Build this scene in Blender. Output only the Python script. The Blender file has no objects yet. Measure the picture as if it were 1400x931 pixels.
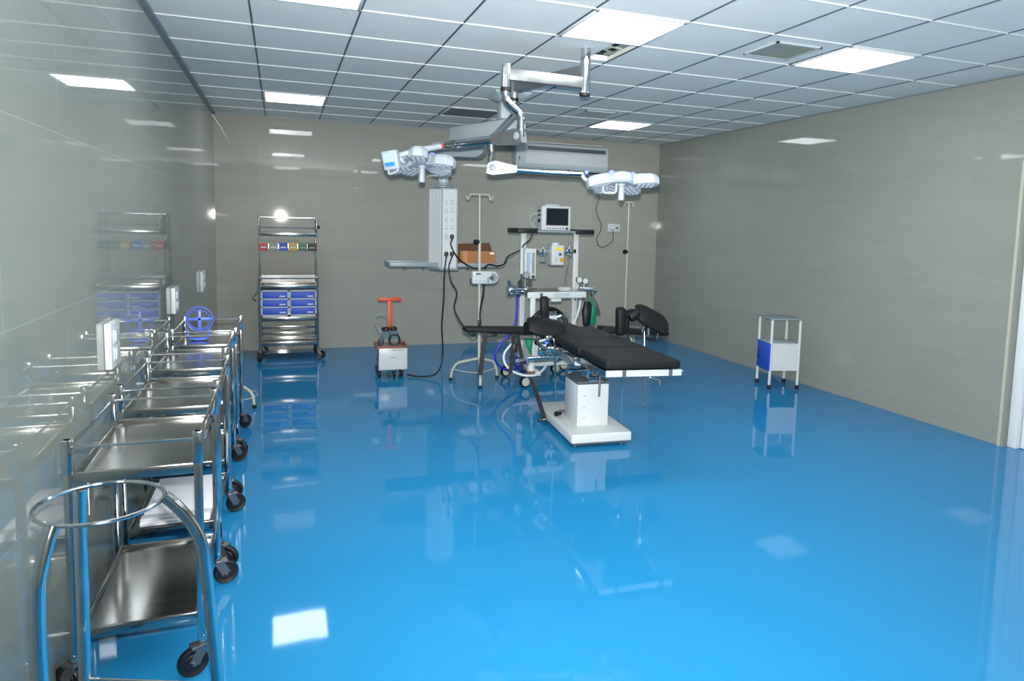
import bpy, bmesh, math, random
from mathutils import Matrix, Vector
random.seed(7)
PI = math.pi
sc = bpy.context.scene
COL = sc.collection

# ------------------------------------------------------------------ camera
FPX, YAW, PIT, ROL, SX, SY = 958.44, 0.3578, -0.0997, 0.0252, 41.19, -60.29
CAM = Vector((0.711, 0.0, 1.575))
XR, YB, HZ, YF = 5.824, 9.003, 2.782, -1.6
fwd = Vector((math.sin(YAW) * math.cos(PIT), math.cos(YAW) * math.cos(PIT), math.sin(PIT)))
rg = Vector((math.cos(YAW), -math.sin(YAW), 0)); up = rg.cross(fwd)
R_ = rg * math.cos(ROL) + up * math.sin(ROL)
U_ = -rg * math.sin(ROL) + up * math.cos(ROL)
def ray(x, y): return fwd + R_ * ((x - 700 - SX) / FPX) + U_ * (-(y - 465.5 - SY) / FPX)
def at(x, y, Y):
    """survey point of the photograph on the plane Y = const (metres)"""
    d = ray(x, y); return CAM + d * ((Y - CAM.y) / d.y)
def atz(x, y, z):
    d = ray(x, y); return CAM + d * ((z - CAM.z) / d.z)
cd = bpy.data.cameras.new('camera'); cam = bpy.data.objects.new('camera', cd); COL.objects.link(cam)
cd.sensor_width = 36; cd.lens = FPX * 36 / 1400; cd.shift_x = -SX / 1400; cd.shift_y = SY / 1400
cd.clip_start = .05
m = Matrix.Identity(4)
for i in range(3):
    m[i][0] = R_[i]; m[i][1] = U_[i]; m[i][2] = -fwd[i]; m[i][3] = CAM[i]
cam.matrix_world = m
sc.camera = cam

# ------------------------------------------------------------------ materials
def lin(c):
    f = lambda v: v / 12.92 if v <= .04045 else ((v + .055) / 1.055) ** 2.4
    return tuple(f(v / 255) for v in c) + (1,)
def mat(name, col, rough=.5, metal=0., noise=0., nscale=8., bump=0., bscale=20., coat=0., emit=None, es=0., trans=0., ior=1.5, spec=.5, stretch=None, alpha=1.):
    mt = bpy.data.materials.new(name); mt.use_nodes = True
    nt = mt.node_tree; b = nt.nodes['Principled BSDF']
    c = col if len(col) == 4 else lin(col)
    b.inputs['Base Color'].default_value = c
    b.inputs['Roughness'].default_value = rough; b.inputs['Metallic'].default_value = metal
    b.inputs['Coat Weight'].default_value = coat; b.inputs['Coat Roughness'].default_value = .03
    b.inputs['Transmission Weight'].default_value = trans; b.inputs['IOR'].default_value = ior
    b.inputs['Specular IOR Level'].default_value = spec; b.inputs['Alpha'].default_value = alpha
    if emit: b.inputs['Emission Color'].default_value = lin(emit); b.inputs['Emission Strength'].default_value = es
    if noise or bump:
        tc = nt.nodes.new('ShaderNodeTexCoord'); mp = nt.nodes.new('ShaderNodeMapping')
        nt.links.new(tc.outputs['Object'], mp.inputs[0])
        if stretch: mp.inputs['Scale'].default_value = stretch
    if noise:
        n = nt.nodes.new('ShaderNodeTexNoise'); n.inputs['Scale'].default_value = nscale; n.inputs['Detail'].default_value = 4
        nt.links.new(mp.outputs[0], n.inputs['Vector'])
        mr = nt.nodes.new('ShaderNodeMapRange'); mr.inputs['To Min'].default_value = 1 - noise; mr.inputs['To Max'].default_value = 1 + noise
        nt.links.new(n.outputs['Fac'], mr.inputs['Value'])
        mx = nt.nodes.new('ShaderNodeVectorMath'); mx.operation = 'SCALE'; mx.inputs[0].default_value = c[:3]
        nt.links.new(mr.outputs[0], mx.inputs['Scale']); nt.links.new(mx.outputs[0], b.inputs['Base Color'])
        r2 = nt.nodes.new('ShaderNodeMapRange'); r2.inputs['To Min'].default_value = max(0, rough * .75); r2.inputs['To Max'].default_value = rough * 1.25
        nt.links.new(n.outputs['Fac'], r2.inputs['Value']); nt.links.new(r2.outputs[0], b.inputs['Roughness'])
    if bump:
        n2 = nt.nodes.new('ShaderNodeTexNoise'); n2.inputs['Scale'].default_value = bscale; n2.inputs['Detail'].default_value = 2
        nt.links.new(mp.outputs[0], n2.inputs['Vector'])
        bp = nt.nodes.new('ShaderNodeBump'); bp.inputs['Strength'].default_value = bump; bp.inputs['Distance'].default_value = .01
        nt.links.new(n2.outputs['Fac'], bp.inputs['Height']); nt.links.new(bp.outputs[0], b.inputs['Normal'])
    return mt
def wall_mat(name, axis, col, rough, spec, joint=1.14):
    """large glossy wall tiles 1.2 x 0.6 m with hairline joints and faint veins"""
    mt = mat(name, col, rough, spec=spec); nt = mt.node_tree; b = nt.nodes['Principled BSDF']; N = nt.nodes.new; L = nt.links.new
    tc = N('ShaderNodeTexCoord'); sp = N('ShaderNodeSeparateXYZ'); L(tc.outputs['Object'], sp.inputs[0])
    cb = N('ShaderNodeCombineXYZ'); L(sp.outputs[axis], cb.inputs[0])
    ad = N('ShaderNodeMath'); ad.operation = 'ADD'; ad.inputs[1].default_value = .55; L(sp.outputs['Z'], ad.inputs[0]); L(ad.outputs[0], cb.inputs[1])
    mp = N('ShaderNodeMapping'); mp.inputs['Location'].default_value = (.12, 0, 0); L(cb.outputs[0], mp.inputs[0])
    br = N('ShaderNodeTexBrick'); br.inputs['Scale'].default_value = 1; br.inputs['Brick Width'].default_value = 1.2; br.inputs['Row Height'].default_value = .6
    br.inputs['Mortar Size'].default_value = .0018; br.inputs['Mortar Smooth'].default_value = .3; br.offset = .5
    c = lin(col)
    br.inputs['Color1'].default_value = c; br.inputs['Color2'].default_value = tuple(v * .95 for v in c[:3]) + (1,); br.inputs['Mortar'].default_value = tuple(min(1, v * joint) for v in c[:3]) + (1,)
    L(mp.outputs[0], br.inputs['Vector'])
    m2 = N('ShaderNodeMapping'); m2.inputs['Scale'].default_value = (.7, 4.5, 1); m2.inputs['Rotation'].default_value = (0, 0, .06); L(cb.outputs[0], m2.inputs[0])
    no = N('ShaderNodeTexNoise'); no.inputs['Scale'].default_value = 1.6; no.inputs['Detail'].default_value = 6; no.inputs['Distortion'].default_value = .6; L(m2.outputs[0], no.inputs['Vector'])
    mr = N('ShaderNodeMapRange'); mr.inputs['From Min'].default_value = .3; mr.inputs['From Max'].default_value = .75; mr.inputs['To Min'].default_value = .965; mr.inputs['To Max'].default_value = 1.045; L(no.outputs['Fac'], mr.inputs['Value'])
    sc_ = N('ShaderNodeVectorMath'); sc_.operation = 'SCALE'; L(br.outputs['Color'], sc_.inputs[0]); L(mr.outputs[0], sc_.inputs['Scale']); L(sc_.outputs[0], b.inputs['Base Color'])
    n3 = N('ShaderNodeTexNoise'); n3.inputs['Scale'].default_value = 2.2; n3.inputs['Detail'].default_value = 1; L(cb.outputs[0], n3.inputs['Vector'])
    bp = N('ShaderNodeBump'); bp.inputs['Strength'].default_value = .025; bp.inputs['Distance'].default_value = .02; L(n3.outputs['Fac'], bp.inputs['Height']); L(bp.outputs[0], b.inputs['Normal'])
    return mt
M = {}
M['floor'] = mat('floor_epoxy', (36, 129, 181), .045, noise=.06, nscale=1.2, bump=.035, bscale=3.5, spec=.24)
M['wall_l'] = wall_mat('wall_tile_left', 'Y', (142, 148, 140), .03, .5, 1.32)
M['wall_b'] = wall_mat('wall_tile_back', 'X', (160, 161, 151), .03, .4)
M['wall_r'] = wall_mat('wall_tile_right', 'Y', (146, 150, 141), .04, .3)
M['ceil'] = mat('ceiling_tile', (232, 234, 230), .75, noise=.05, nscale=3)
M['tbar'] = mat('ceiling_tbar', (206, 212, 212), .4)
M['gap'] = mat('ceiling_gap', (78, 92, 104), .6)
M['void'] = mat('dark_void', (10, 10, 11), .9)
M['panel'] = mat('light_panel', (255, 255, 255), .4, emit=(244, 250, 255), es=15.0)
M['panel_off'] = mat('light_panel_off', (112, 118, 124), .45)
M['frame_w'] = mat('white_frame', (226, 230, 232), .35)
M['chrome'] = mat('polished_steel', (205, 207, 208), .10, 1., noise=.10, nscale=14, bump=.05, bscale=30)
M['steel'] = mat('brushed_steel', (176, 176, 172), .17, 1., noise=.12, nscale=5, stretch=(1, 14, 1))
M['steel_m'] = mat('satin_steel', (150, 152, 152), .42, .9, noise=.16, nscale=16)
M['steel_d'] = mat('dull_steel', (122, 124, 125), .38, .85, noise=.15, nscale=20)
M['white'] = mat('white_enamel', (202, 208, 208), .3, noise=.012, nscale=3)
M['white2'] = mat('white_plastic', (198, 204, 207), .4)
M['cream'] = mat('cream_enamel', (184, 190, 174), .32)
M['grey'] = mat('grey_enamel', (134, 147, 154), .4)
M['grey_l'] = mat('pale_grey_enamel', (178, 189, 193), .4)
M['grey_d'] = mat('dark_grey', (74, 82, 88), .4)
M['black'] = mat('black_rubber', (16, 17, 19), .45)
M['blackp'] = mat('black_pad', (20, 21, 24), .6, spec=.25, noise=.12, nscale=30, bump=.05, bscale=60)
M['blue_d'] = mat('blue_drawer', (42, 84, 196), .5)
M['blue_p'] = mat('blue_plastic', (84, 120, 232), .35)
M['blue_h'] = mat('blue_hose', (28, 40, 176), .35)
M['periw'] = mat('periwinkle_plastic', (140, 152, 226), .4)
M['orange'] = mat('orange_paint', (206, 74, 34), .45)
M['brown'] = mat('brown_tray', (134, 74, 62), .35)
M['card'] = mat('cardboard', (160, 112, 68), .85, noise=.06, nscale=12)
M['card_d'] = mat('cardboard_inside', (104, 70, 50), .9)
M['tape'] = mat('brown_tape', (182, 134, 80), .5)
M['green'] = mat('green_bag', (10, 128, 92), .5)
M['red'] = mat('red_plastic', (190, 44, 52), .4)
M['yellow'] = mat('yellow_plastic', (206, 158, 20), .4)
M['yellow2'] = mat('yellow_label', (236, 214, 40), .5)
M['grn'] = mat('green_plastic', (16, 110, 72), .4)
M['sage'] = mat('grey_plastic', (136, 152, 146), .4)
M['glass'] = mat('clear_glass', (235, 242, 242), .04, trans=.92, ior=1.3)
M['screen'] = mat('dark_screen', (26, 33, 40), .12)
M['lcd'] = mat('blue_lcd', (48, 140, 215), .3)
M['lcd_g'] = mat('grey_lcd', (172, 192, 200), .3)
M['paper'] = mat('white_sheet', (232, 232, 240), .6)
M['hose_w'] = mat('white_hose', (214, 220, 232), .4)
M['ltube'] = mat('blue_scale', (150, 180, 225), .3)
M['door'] = mat('door_white', (222, 228, 230), .4, noise=.02, nscale=3)
M['jamb'] = mat('beige_trim', (186, 186, 168), .45)
M['jamb_d'] = mat('grey_trim', (140, 142, 134), .5)
M['lamp'] = mat('lamp_white', (168, 177, 184), .42)
M['led'] = mat('led_grid', (158, 163, 176), .3)
M['rust'] = mat('brown_bracket', (110, 80, 72), .5)
M['drk'] = mat('dark_bar', (62, 60, 62), .35, .4)

# ------------------------------------------------------------------ geometry helpers
class G:
    def __init__(s): s.bm = bmesh.new()
    def box(s, c, d, rot=None, bev=0., seg=2):
        r = bmesh.ops.create_cube(s.bm, size=1.)
        vs = r['verts']
        bmesh.ops.scale(s.bm, verts=vs, vec=d)
        if bev:
            es = list({e for v in vs for e in v.link_edges})
            q = bmesh.ops.bevel(s.bm, geom=es, offset=min(bev, .49 * min(d)), segments=seg, affect='EDGES', profile=.5)
            vs = list({v for f in q['faces'] for v in f.verts} | {v for v in vs if v.is_valid})
        mt = Matrix.Translation(c) @ (rot.to_4x4() if rot is not None else Matrix.Identity(4))
        bmesh.ops.transform(s.bm, matrix=mt, verts=[v for v in vs if v.is_valid])
        return s
    def bar(s, a, b, w, h, upv=(0, 0, 1), bev=0.):
        """rectangular bar from a to b, w wide, h high"""
        a, b = Vector(a), Vector(b); d = b - a; l = d.length; y = d.normalized()
        x = y.cross(Vector(upv)).normalized(); z = x.cross(y)
        R = Matrix((x, y, z)).transposed()
        return s.box((a + b) / 2, (w, l, h), R, bev)
    def tube(s, pts, r, n=10, closed=False, caps=True):
        pts = [Vector(p) for p in pts]; k = len(pts)
        rad = r if isinstance(r, (list, tuple)) else [r] * k
        rings = []; prev = None
        for i, p in enumerate(pts):
            if closed: t = (pts[(i + 1) % k] - pts[i - 1])
            elif i == 0: t = pts[1] - pts[0]
            elif i == k - 1: t = pts[-1] - pts[-2]
            else: t = (pts[i + 1] - p).normalized() + (p - pts[i - 1]).normalized()
            t.normalize()
            if prev is None:
                prev = t.orthogonal().normalized()
            x = (prev - t * prev.dot(t))
            if x.length < 1e-6: x = t.orthogonal()
            x.normalize(); y = t.cross(x); prev = x
            rings.append([s.bm.verts.new(p + (x * math.cos(2 * PI * j / n) + y * math.sin(2 * PI * j / n)) * rad[i]) for j in range(n)])
        m_ = k if closed else k - 1
        for i in range(m_):
            A, B = rings[i], rings[(i + 1) % k]
            off = 0
            if closed and i == k - 1:
                off = min(range(n), key=lambda o: (A[0].co - B[o].co).length)
            for j in range(n):
                s.bm.faces.new((A[j], A[(j + 1) % n], B[(j + 1 + off) % n], B[(j + off) % n]))
        if caps and not closed:
            s.bm.faces.new(rings[0][::-1]); s.bm.faces.new(rings[-1])
        return s
    def cyl(s, a, b, r, r2=None, n=20): return s.tube([a, b], [r, r if r2 is None else r2], n)
    def lathe(s, prof, c=(0, 0, 0), n=24, axis=None):
        """prof: (radius, height) list; axis: direction of the height"""
        c = Vector(c); z = Vector(axis or (0, 0, 1)).normalized(); x = z.orthogonal().normalized(); y = z.cross(x)
        rings = []
        for r, h in prof:
            if r < 1e-5: rings.append([s.bm.verts.new(c + z * h)])
            else: rings.append([s.bm.verts.new(c + z * h + (x * math.cos(2 * PI * j / n) + y * math.sin(2 * PI * j / n)) * r) for j in range(n)])
        for A, B in zip(rings, rings[1:]):
            for j in range(n):
                k = (j + 1) % n
                if len(A) == 1 and len(B) == 1: break
                if len(A) == 1: s.bm.faces.new((A[0], B[k], B[j]))
                elif len(B) == 1: s.bm.faces.new((A[j], A[k], B[0]))
                else: s.bm.faces.new((A[j], A[k], B[k], B[j]))
        for q, rev in ((rings[0], True), (rings[-1], False)):
            if len(q) > 1: s.bm.faces.new(q[::-1] if rev else q)
        return s
    def ring(s, c, R, r, axis=(0, 0, 1), n=40, m_=8):
        c = Vector(c); z = Vector(axis).normalized(); x = z.orthogonal().normalized(); y = z.cross(x)
        return s.tube([c + (x * math.cos(2 * PI * i / n) + y * math.sin(2 * PI * i / n)) * R for i in range(n)], r, m_, closed=True)
    def prism(s, poly, o, x, y, z, h):
        """polygon (in x,y of the frame at o) extruded by h along z"""
        o, x, y, z = Vector(o), Vector(x), Vector(y), Vector(z)
        A = [s.bm.verts.new(o + x * p[0] + y * p[1]) for p in poly]; B = [s.bm.verts.new(v.co + z * h) for v in A]
        n = len(A)
        s.bm.faces.new(A[::-1]); s.bm.faces.new(B)
        for i in range(n): s.bm.faces.new((A[i], A[(i + 1) % n], B[(i + 1) % n], B[i]))
        return s
    def ball(s, c, r, sc_=(1, 1, 1), n=16):
        q = bmesh.ops.create_uvsphere(s.bm, u_segments=n, v_segments=max(8, n // 2), radius=r)
        bmesh.ops.scale(s.bm, verts=q['verts'], vec=sc_); bmesh.ops.translate(s.bm, verts=q['verts'], vec=c); return s
    def quad(s, a, b, c, d):
        s.bm.faces.new([s.bm.verts.new(Vector(p)) for p in (a, b, c, d)]); return s
    def build(s, name, m_, parent=None, world=False, label=None, smooth=True):
        if world and parent is not None:
            inv = WM[root_of(parent)].inverted(); bmesh.ops.transform(s.bm, matrix=inv, verts=s.bm.verts)
        bmesh.ops.recalc_face_normals(s.bm, faces=s.bm.faces)
        me = bpy.data.meshes.new(name); s.bm.to_mesh(me); s.bm.free()
        if smooth:
            for p in me.polygons: p.use_smooth = True
            me.set_sharp_from_angle(angle=math.radians(38))
        me.materials.append(M[m_] if isinstance(m_, str) else m_)
        o = bpy.data.objects.new(name, me); COL.objects.link(o)
        if parent is not None: o.parent = parent; PAR[o.name] = parent.name
        if label: o['label'] = label
        return o
WM = {}; PAR = {}
def root_of(o):
    n = o.name
    while n in PAR: n = PAR[n]
    return n
def sm(pts, k=8):
    """Catmull-Rom through the points"""
    P = [Vector(p) for p in pts]; P = [P[0] * 2 - P[1]] + P + [P[-1] * 2 - P[-2]]; out = []
    for i in range(1, len(P) - 2):
        a, b, c, d = P[i - 1:i + 3]
        for j in range(k):
            t = j / k
            out.append(.5 * ((2 * b) + (c - a) * t + (2 * a - 5 * b + 4 * c - d) * t * t + (3 * b - a - 3 * c + d) * t ** 3))
    return out + [P[-2]]
def rnd(pts, r, k=5):
    """polyline with rounded corners"""
    P = [Vector(p) for p in pts]; out = [P[0]]
    for a, b, c in zip(P, P[1:], P[2:]):
        u, v = (a - b), (c - b); q = min(r, u.length * .45, v.length * .45); A, B = b + u.normalized() * q, b + v.normalized() * q
        for j in range(k + 1):
            t = j / k; out.append(A * (1 - t) ** 2 + b * 2 * t * (1 - t) + B * t * t)
    return out + [P[-1]]
def tag(o, label, cat, group=None):
    o['label'] = label; o['category'] = cat
    if group: o['group'] = group
    return o
def thing(name, label, cat, loc=(0, 0, 0), rz=0., group=None):
    o = bpy.data.objects.new(name, None); o.empty_display_size = .1; COL.objects.link(o)
    o.location = loc; o.rotation_euler = (0, 0, rz)
    WM[o.name] = Matrix.Translation(Vector(loc)) @ Matrix.Rotation(rz, 4, 'Z')
    return tag(o, label, cat, group)
def single(name, g, m_, label, cat, group=None, loc=None):
    """a thing that is one mesh; vertices in world space, origin moved to its base"""
    vs = list(g.bm.verts)
    L = Vector(loc) if loc is not None else Vector((sum(v.co.x for v in vs) / len(vs), sum(v.co.y for v in vs) / len(vs), min(v.co.z for v in vs)))
    bmesh.ops.translate(g.bm, verts=vs, vec=-L)
    o = g.build(name, m_); o.location = L; WM[o.name] = Matrix.Translation(L)
    return tag(o, label, cat, group)
def dup(root, loc, label, rz=None):
    def rec(o, p):
        c = o.copy(); COL.objects.link(c)
        if p is not None: c.parent = p; PAR[c.name] = p.name
        for ch in [x for x in bpy.data.objects if x.parent == o]: rec(ch, c)
        return c
    r = rec(root, None); r.location = loc
    if rz is not None: r.rotation_euler = (0, 0, rz)
    WM[r.name] = Matrix.Translation(Vector(loc)) @ Matrix.Rotation(r.rotation_euler.z, 4, 'Z')
    r['label'] = label
    return r
def struct(name, g, m_, parent=None, smooth=False):
    o = g.build(name, m_, parent, smooth=smooth)
    if parent is None: o['kind'] = 'structure'
    return o
X3, Y3, Z3 = Vector((1, 0, 0)), Vector((0, 1, 0)), Vector((0, 0, 1))

# ------------------------------------------------------------------ the room
T = .12
GX0, GY0, GS = .5588, 4.269, .6          # ceiling grid: column a, row 0, pitch
struct('floor', G().box((XR / 2 + .2, (YB + YF) / 2, -.06), (XR + .6, YB - YF + .24, .12)), 'floor')
struct('wall_left', G().box((-T / 2, (YB + YF) / 2, HZ / 2), (T, YB - YF + .24, HZ)), 'wall_l')
struct('wall_back', G().box((XR / 2, YB + T / 2, HZ / 2), (XR, T, HZ)), 'wall_b')
struct('wall_front', G().box((XR / 2, YF - T / 2, HZ / 2), (XR, T, HZ)), 'wall_b')
DY0, DY1, DZ = 2.15, 3.645, 2.12
g = G()
g.box((XR + T / 2, (YB + .12 + DY1) / 2, HZ / 2), (T, YB + .12 - DY1, HZ))
g.box((XR + T / 2, (DY0 + YF - .12) / 2, HZ / 2), (T, DY0 - YF + .12, HZ))
g.box((XR + T / 2, (DY0 + DY1) / 2, (DZ + HZ) / 2), (T, DY1 - DY0, HZ - DZ))
struct('wall_right', g, 'wall_r')
# door opening: beige corner strip, grey and white frame, white leaf
g = G(); g.box((XR - .004, DY1 + .010, DZ / 2), (.010, .022, DZ)); g.box((XR - .004, (DY0 + DY1) / 2, DZ + .011), (.010, DY1 - DY0 + .04, .022))
struct('trim_1', g, 'jamb')
g = G(); g.box((XR + .025, DY1 - .012, DZ / 2), (.05, .024, DZ)); g.box((XR + .025, (DY0 + DY1) / 2, DZ - .012), (.05, DY1 - DY0, .024))
struct('trim_2', g, 'jamb_d')
d1 = struct('door_1', G().box((XR + .1, (DY0 + DY1) / 2 - .05, DZ / 2 - .01), (.045, DY1 - DY0 - .1, DZ - .03), bev=.004), 'door')
G().box((XR + .08, DY1 - .06, DZ / 2 - .012), (.09, .07, DZ - .024), bev=.006).build('door_frame', 'door', d1)
G().tube(rnd([(XR + .08, DY0 + .2, 1.0), (XR + .03, DY0 + .2, 1.0), (XR + .03, DY0 + .2, 1.2), (XR + .08, DY0 + .2, 1.2)], .02), .008).build('door_handle', 'chrome', d1)

# ceiling slab as lay-in tiles, with the open hatch at the lamp pole left out
HX0, HX1, HY0, HY1 = 2.79, 2.945, 4.275, 4.76
cols = [0.0] + [GX0 + GS * i for i in range(9)] + [XR]
rows = []
y = GY0 - 9 * GS
while y < YB:
    rows.append(y); y += GS
rows = [YF] + [r for r in rows if YF + .05 < r < YB - .03] + [YB]
g = G()
for i in range(len(cols) - 1):
    for j in range(len(rows) - 1):
        x0, x1, y0, y1 = cols[i], cols[i + 1], rows[j], rows[j + 1]
        rects = [(x0, x1, y0, y1)]
        if x0 < HX0 < x1 and y0 < HY0 < y1:
            rects = [(x0, HX0, y0, y1), (HX0, x1, HY1, y1)]
        for a, b, c, d in rects:
            e = .0045
            g.box(((a + b) / 2, (c + d) / 2, HZ + .02), (b - a - e * 2, d - c - e * 2, .04), bev=.003, seg=1)
struct('ceiling', g, 'ceil')
g = G(); g.box((XR / 2, (YB + YF) / 2, HZ + .34), (XR + .2, YB - YF, .03))
for q in ((-.05, (YB + YF) / 2, .1, YB - YF), (XR + .05, (YB + YF) / 2, .1, YB - YF)): g.box((q[0], q[1], HZ + .18), (q[2], q[3], .3))
struct('ceiling_2', g, 'void')
g = G()
for r in rows[1:-1]:
    if abs(r - GY0) < 1e-3: pass
    g.box((XR / 2, r, HZ - .001), (XR, .009, .012))
struct('trim_3', g, 'tbar')
g = G()
for c in cols[1:-1]: g.box((c, (YB + YF) / 2, HZ - .0002), (.0065, YB - YF, .009))
struct('trim_4', g, 'gap')
g = G(); w_ = .022
g.box((w_ / 2, (YB + YF) / 2, HZ - .012), (w_, YB - YF, .024)); g.box((XR / 2, YB - w_ / 2, HZ - .006), (XR, w_, .012)); g.box((XR - w_ / 2, (YB + YF) / 2, HZ - .006), (w_, YB - YF, .012))
struct('trim_5', g, 'grey')

# ------------------------------------------------------------------ ceiling lights and vents
def ceiling_light(col, row, label, lit=True):
    c = (GX0 + GS * (col + .5), GY0 + GS * (row + .5), HZ)
    t = thing('ceiling_light', label, 'ceiling light', c, 0, 'square ceiling lights')
    g = G()
    for sx in (-1, 1): g.box((sx * .282, 0, -.006), (.022, .586, .012), bev=.003); g.box((0, sx * .282, -.006), (.586, .022, .012), bev=.003)
    g.build('light_frame', 'frame_w', t)
    G().box((0, 0, -.004), (.545, .545, .006)).build('diffuser', 'panel' if lit else 'panel_off', t)
    return t
ceiling_light(0, -1, 'lit square ceiling light cut by the top edge of the photo')
ceiling_light(3, -1, 'lit square ceiling light next to the open hatch and lamp pole')
ceiling_light(6, -1, 'lit square ceiling light beside the larger ceiling vent on the right')
ceiling_light(0, 5, 'small lit square ceiling light at far left above the tall rack')
ceiling_light(3, 5, 'unlit dark grey square ceiling panel behind the pendant arm', False)
ceiling_light(6, 5, 'small lit square ceiling light at far right near the air conditioner')
for c_, n_ in ((0, 'left'), (3, 'middle'), (6, 'right')):
    ceiling_light(c_, -7, 'lit square ceiling light above the camera, %s one of its row' % n_)
def vent(col, row, label):
    c = (GX0 + GS * (col + .5), GY0 + GS * (row + .5), HZ)
    t = thing('ceiling_vent', label, 'vent', c, 0, 'ceiling vents')
    g = G()
    for s in (-1, 1): g.box((s * .17, 0, -.005), (.015, .355, .010)); g.box((0, s * .17, -.005), (.355, .015, .010))
    g.build('vent_frame', 'grey_l', t)
    def lou(x0, x1, m_, nm):
        g = G(); g.box(((x0 + x1) / 2, 0, -.001), (x1 - x0, .325, .002))
        for k in range(12): g.box(((x0 + x1) / 2, -.15 + k * .027, -.006), (x1 - x0, .025, .003), Matrix.Rotation(.5, 3, 'X'))
        g.build(nm, m_, t)
    lou(-.163, -.002, 'grey', 'louvre'); lou(.002, .163, 'sage', 'louvre')
    return t
vent(5, -1, 'square ceiling vent next to the lit panel on the right')
vent(5, 4, 'small far ceiling vent near the air conditioner')

# ------------------------------------------------------------------ lamps: camera flash, slight fill is from the panels alone
fl = bpy.data.lights.new('camera_flash', 'AREA'); fl.shape = 'RECTANGLE'; fl.size = .055; fl.size_y = .035; fl.energy = 195; fl.spread = math.radians(125); fl.color = (1, .985, .95)
fo = bpy.data.objects.new('camera_flash', fl); COL.objects.link(fo)
fo.location = CAM + U_ * .10 - R_ * .005 + fwd * .03
fo.rotation_euler = (fwd * 1 + Vector((.16, 0, .20))).to_track_quat('-Z', 'Y').to_euler()
w = bpy.data.worlds.new('world'); sc.world = w; w.use_nodes = True
w.node_tree.nodes['Background'].inputs[0].default_value = (.5, .55, .6, 1); w.node_tree.nodes['Background'].inputs[1].default_value = .02
sc.view_settings.view_transform = 'Standard'; sc.view_settings.look = 'None'; sc.view_settings.exposure = 0

# ------------------------------------------------------------------ air conditioner, sockets, switches
def air_conditioner():
    x0, x1 = at(699, 215, YB).x, at(823, 215, YB).x
    z0, z1 = at(760, 238, YB).z, at(760, 199, YB).z
    cx, w_ = (x0 + x1) / 2, x1 - x0
    t = thing('air_conditioner', 'long white split air conditioner high on the back wall', 'air conditioner', (cx, YB, z0))
    h = z1 - z0; d = .2
    prof = [(0, 0), (.10, 0), (.165, .04), (.2, .10), (.2, h - .05), (.17, h - .01), (.12, h), (0, h)]
    g = G(); g.prism([(-p, q) for p, q in prof], (-w_ / 2, 0, 0), Y3, Z3, X3, w_)
    g.build('casing', 'grey_l', t)
    G().box((.06, -.199, h - .075), (w_ - .2, .014, .05)).build('intake_grille', 'grey_d', t)
    g = G(); g.box((.06, -.202, h * .47), (w_ - .14, .012, h * .40), bev=.005); g.build('front_panel', 'white2', t)
    G().box((.06, -.145, .028), (w_ - .22, .03, .018), Matrix.Rotation(.5, 3, 'X')).build('outlet_flap', 'black', t)
    G().box((-w_ / 2 + .05, -.2, h * .45), (.012, .012, .05)).build('indicator_light', 'grey_d', t)
    g = G(); g.box((0, -.1, h + .006), (w_ * .9, .16, .012), bev=.003); g.build('top_grille', 'white2', t)
air_conditioner()
# socket plate and its cord
c = at(839, 311.5, YB)
t = thing('wall_socket', 'white socket plate on the back wall with the hanging cord plugged in', 'wall socket', (c.x, YB, c.z))
G().box((0, -.006, 0), (.19, .014, .115), bev=.005).build('cover_plate', 'white2', t)
G().box((.045, -.015, 0), (.035, .008, .02), bev=.002).build('rocker_switch', 'grey_d', t)
for a, b in ((-.045, .02), (-.06, -.012), (-.03, -.012)): G().cyl((a, -.012, b), (a, -.016, b), .005, n=10).build('socket_hole', 'black', t)
pts = [at(x, y, YB - .03) for x, y in ((818, 258), (819, 270), (815, 285), (818, 297), (822, 306), (821, 316), (816, 325), (818, 335), (824, 338), (832, 334), (838, 328), (838, 314))]
t = thing('power_cord', 'thin dark cord looping down the back wall to the socket plate', 'cord', pts[-1])
G().tube(sm(pts, 6), .006, 6).build('cable', 'grey_d', t, True)
G().cyl(at(837.5, 311, YB - .015), at(837.5, 311, YB - .045), .024, .018).build('plug', 'white2', t, True)
# switch plates on the left wall
def wall_switch(y, z, w_, h, label):
    t = thing('wall_switch', label, 'switch', (0, y, z), 0, 'white switch plates on the left wall')
    G().box((.014, 0, 0), (.028, w_, h), bev=.006).build('cover_plate', 'white2', t)
    for k in (1, -1):
        G().box((.030, 0, k * h * .19), (.006, w_ * .62, h * .3), bev=.002).build('switch_module', 'grey_l', t)
        G().box((.034, -w_ * .12, k * h * .19), (.006, w_ * .22, h * .24), bev=.002).build('rocker_switch', 'white2', t)
wall_switch(3.50, 1.015, .18, .20, 'large white switch plate on the left wall nearest the camera')
wall_switch(5.47, 1.0, .22, .18, 'white switch plate on the left wall above the farther trolleys')
wall_switch(7.33, .98, .26, .19, 'small farthest white switch plate on the left wall near the corner')

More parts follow.
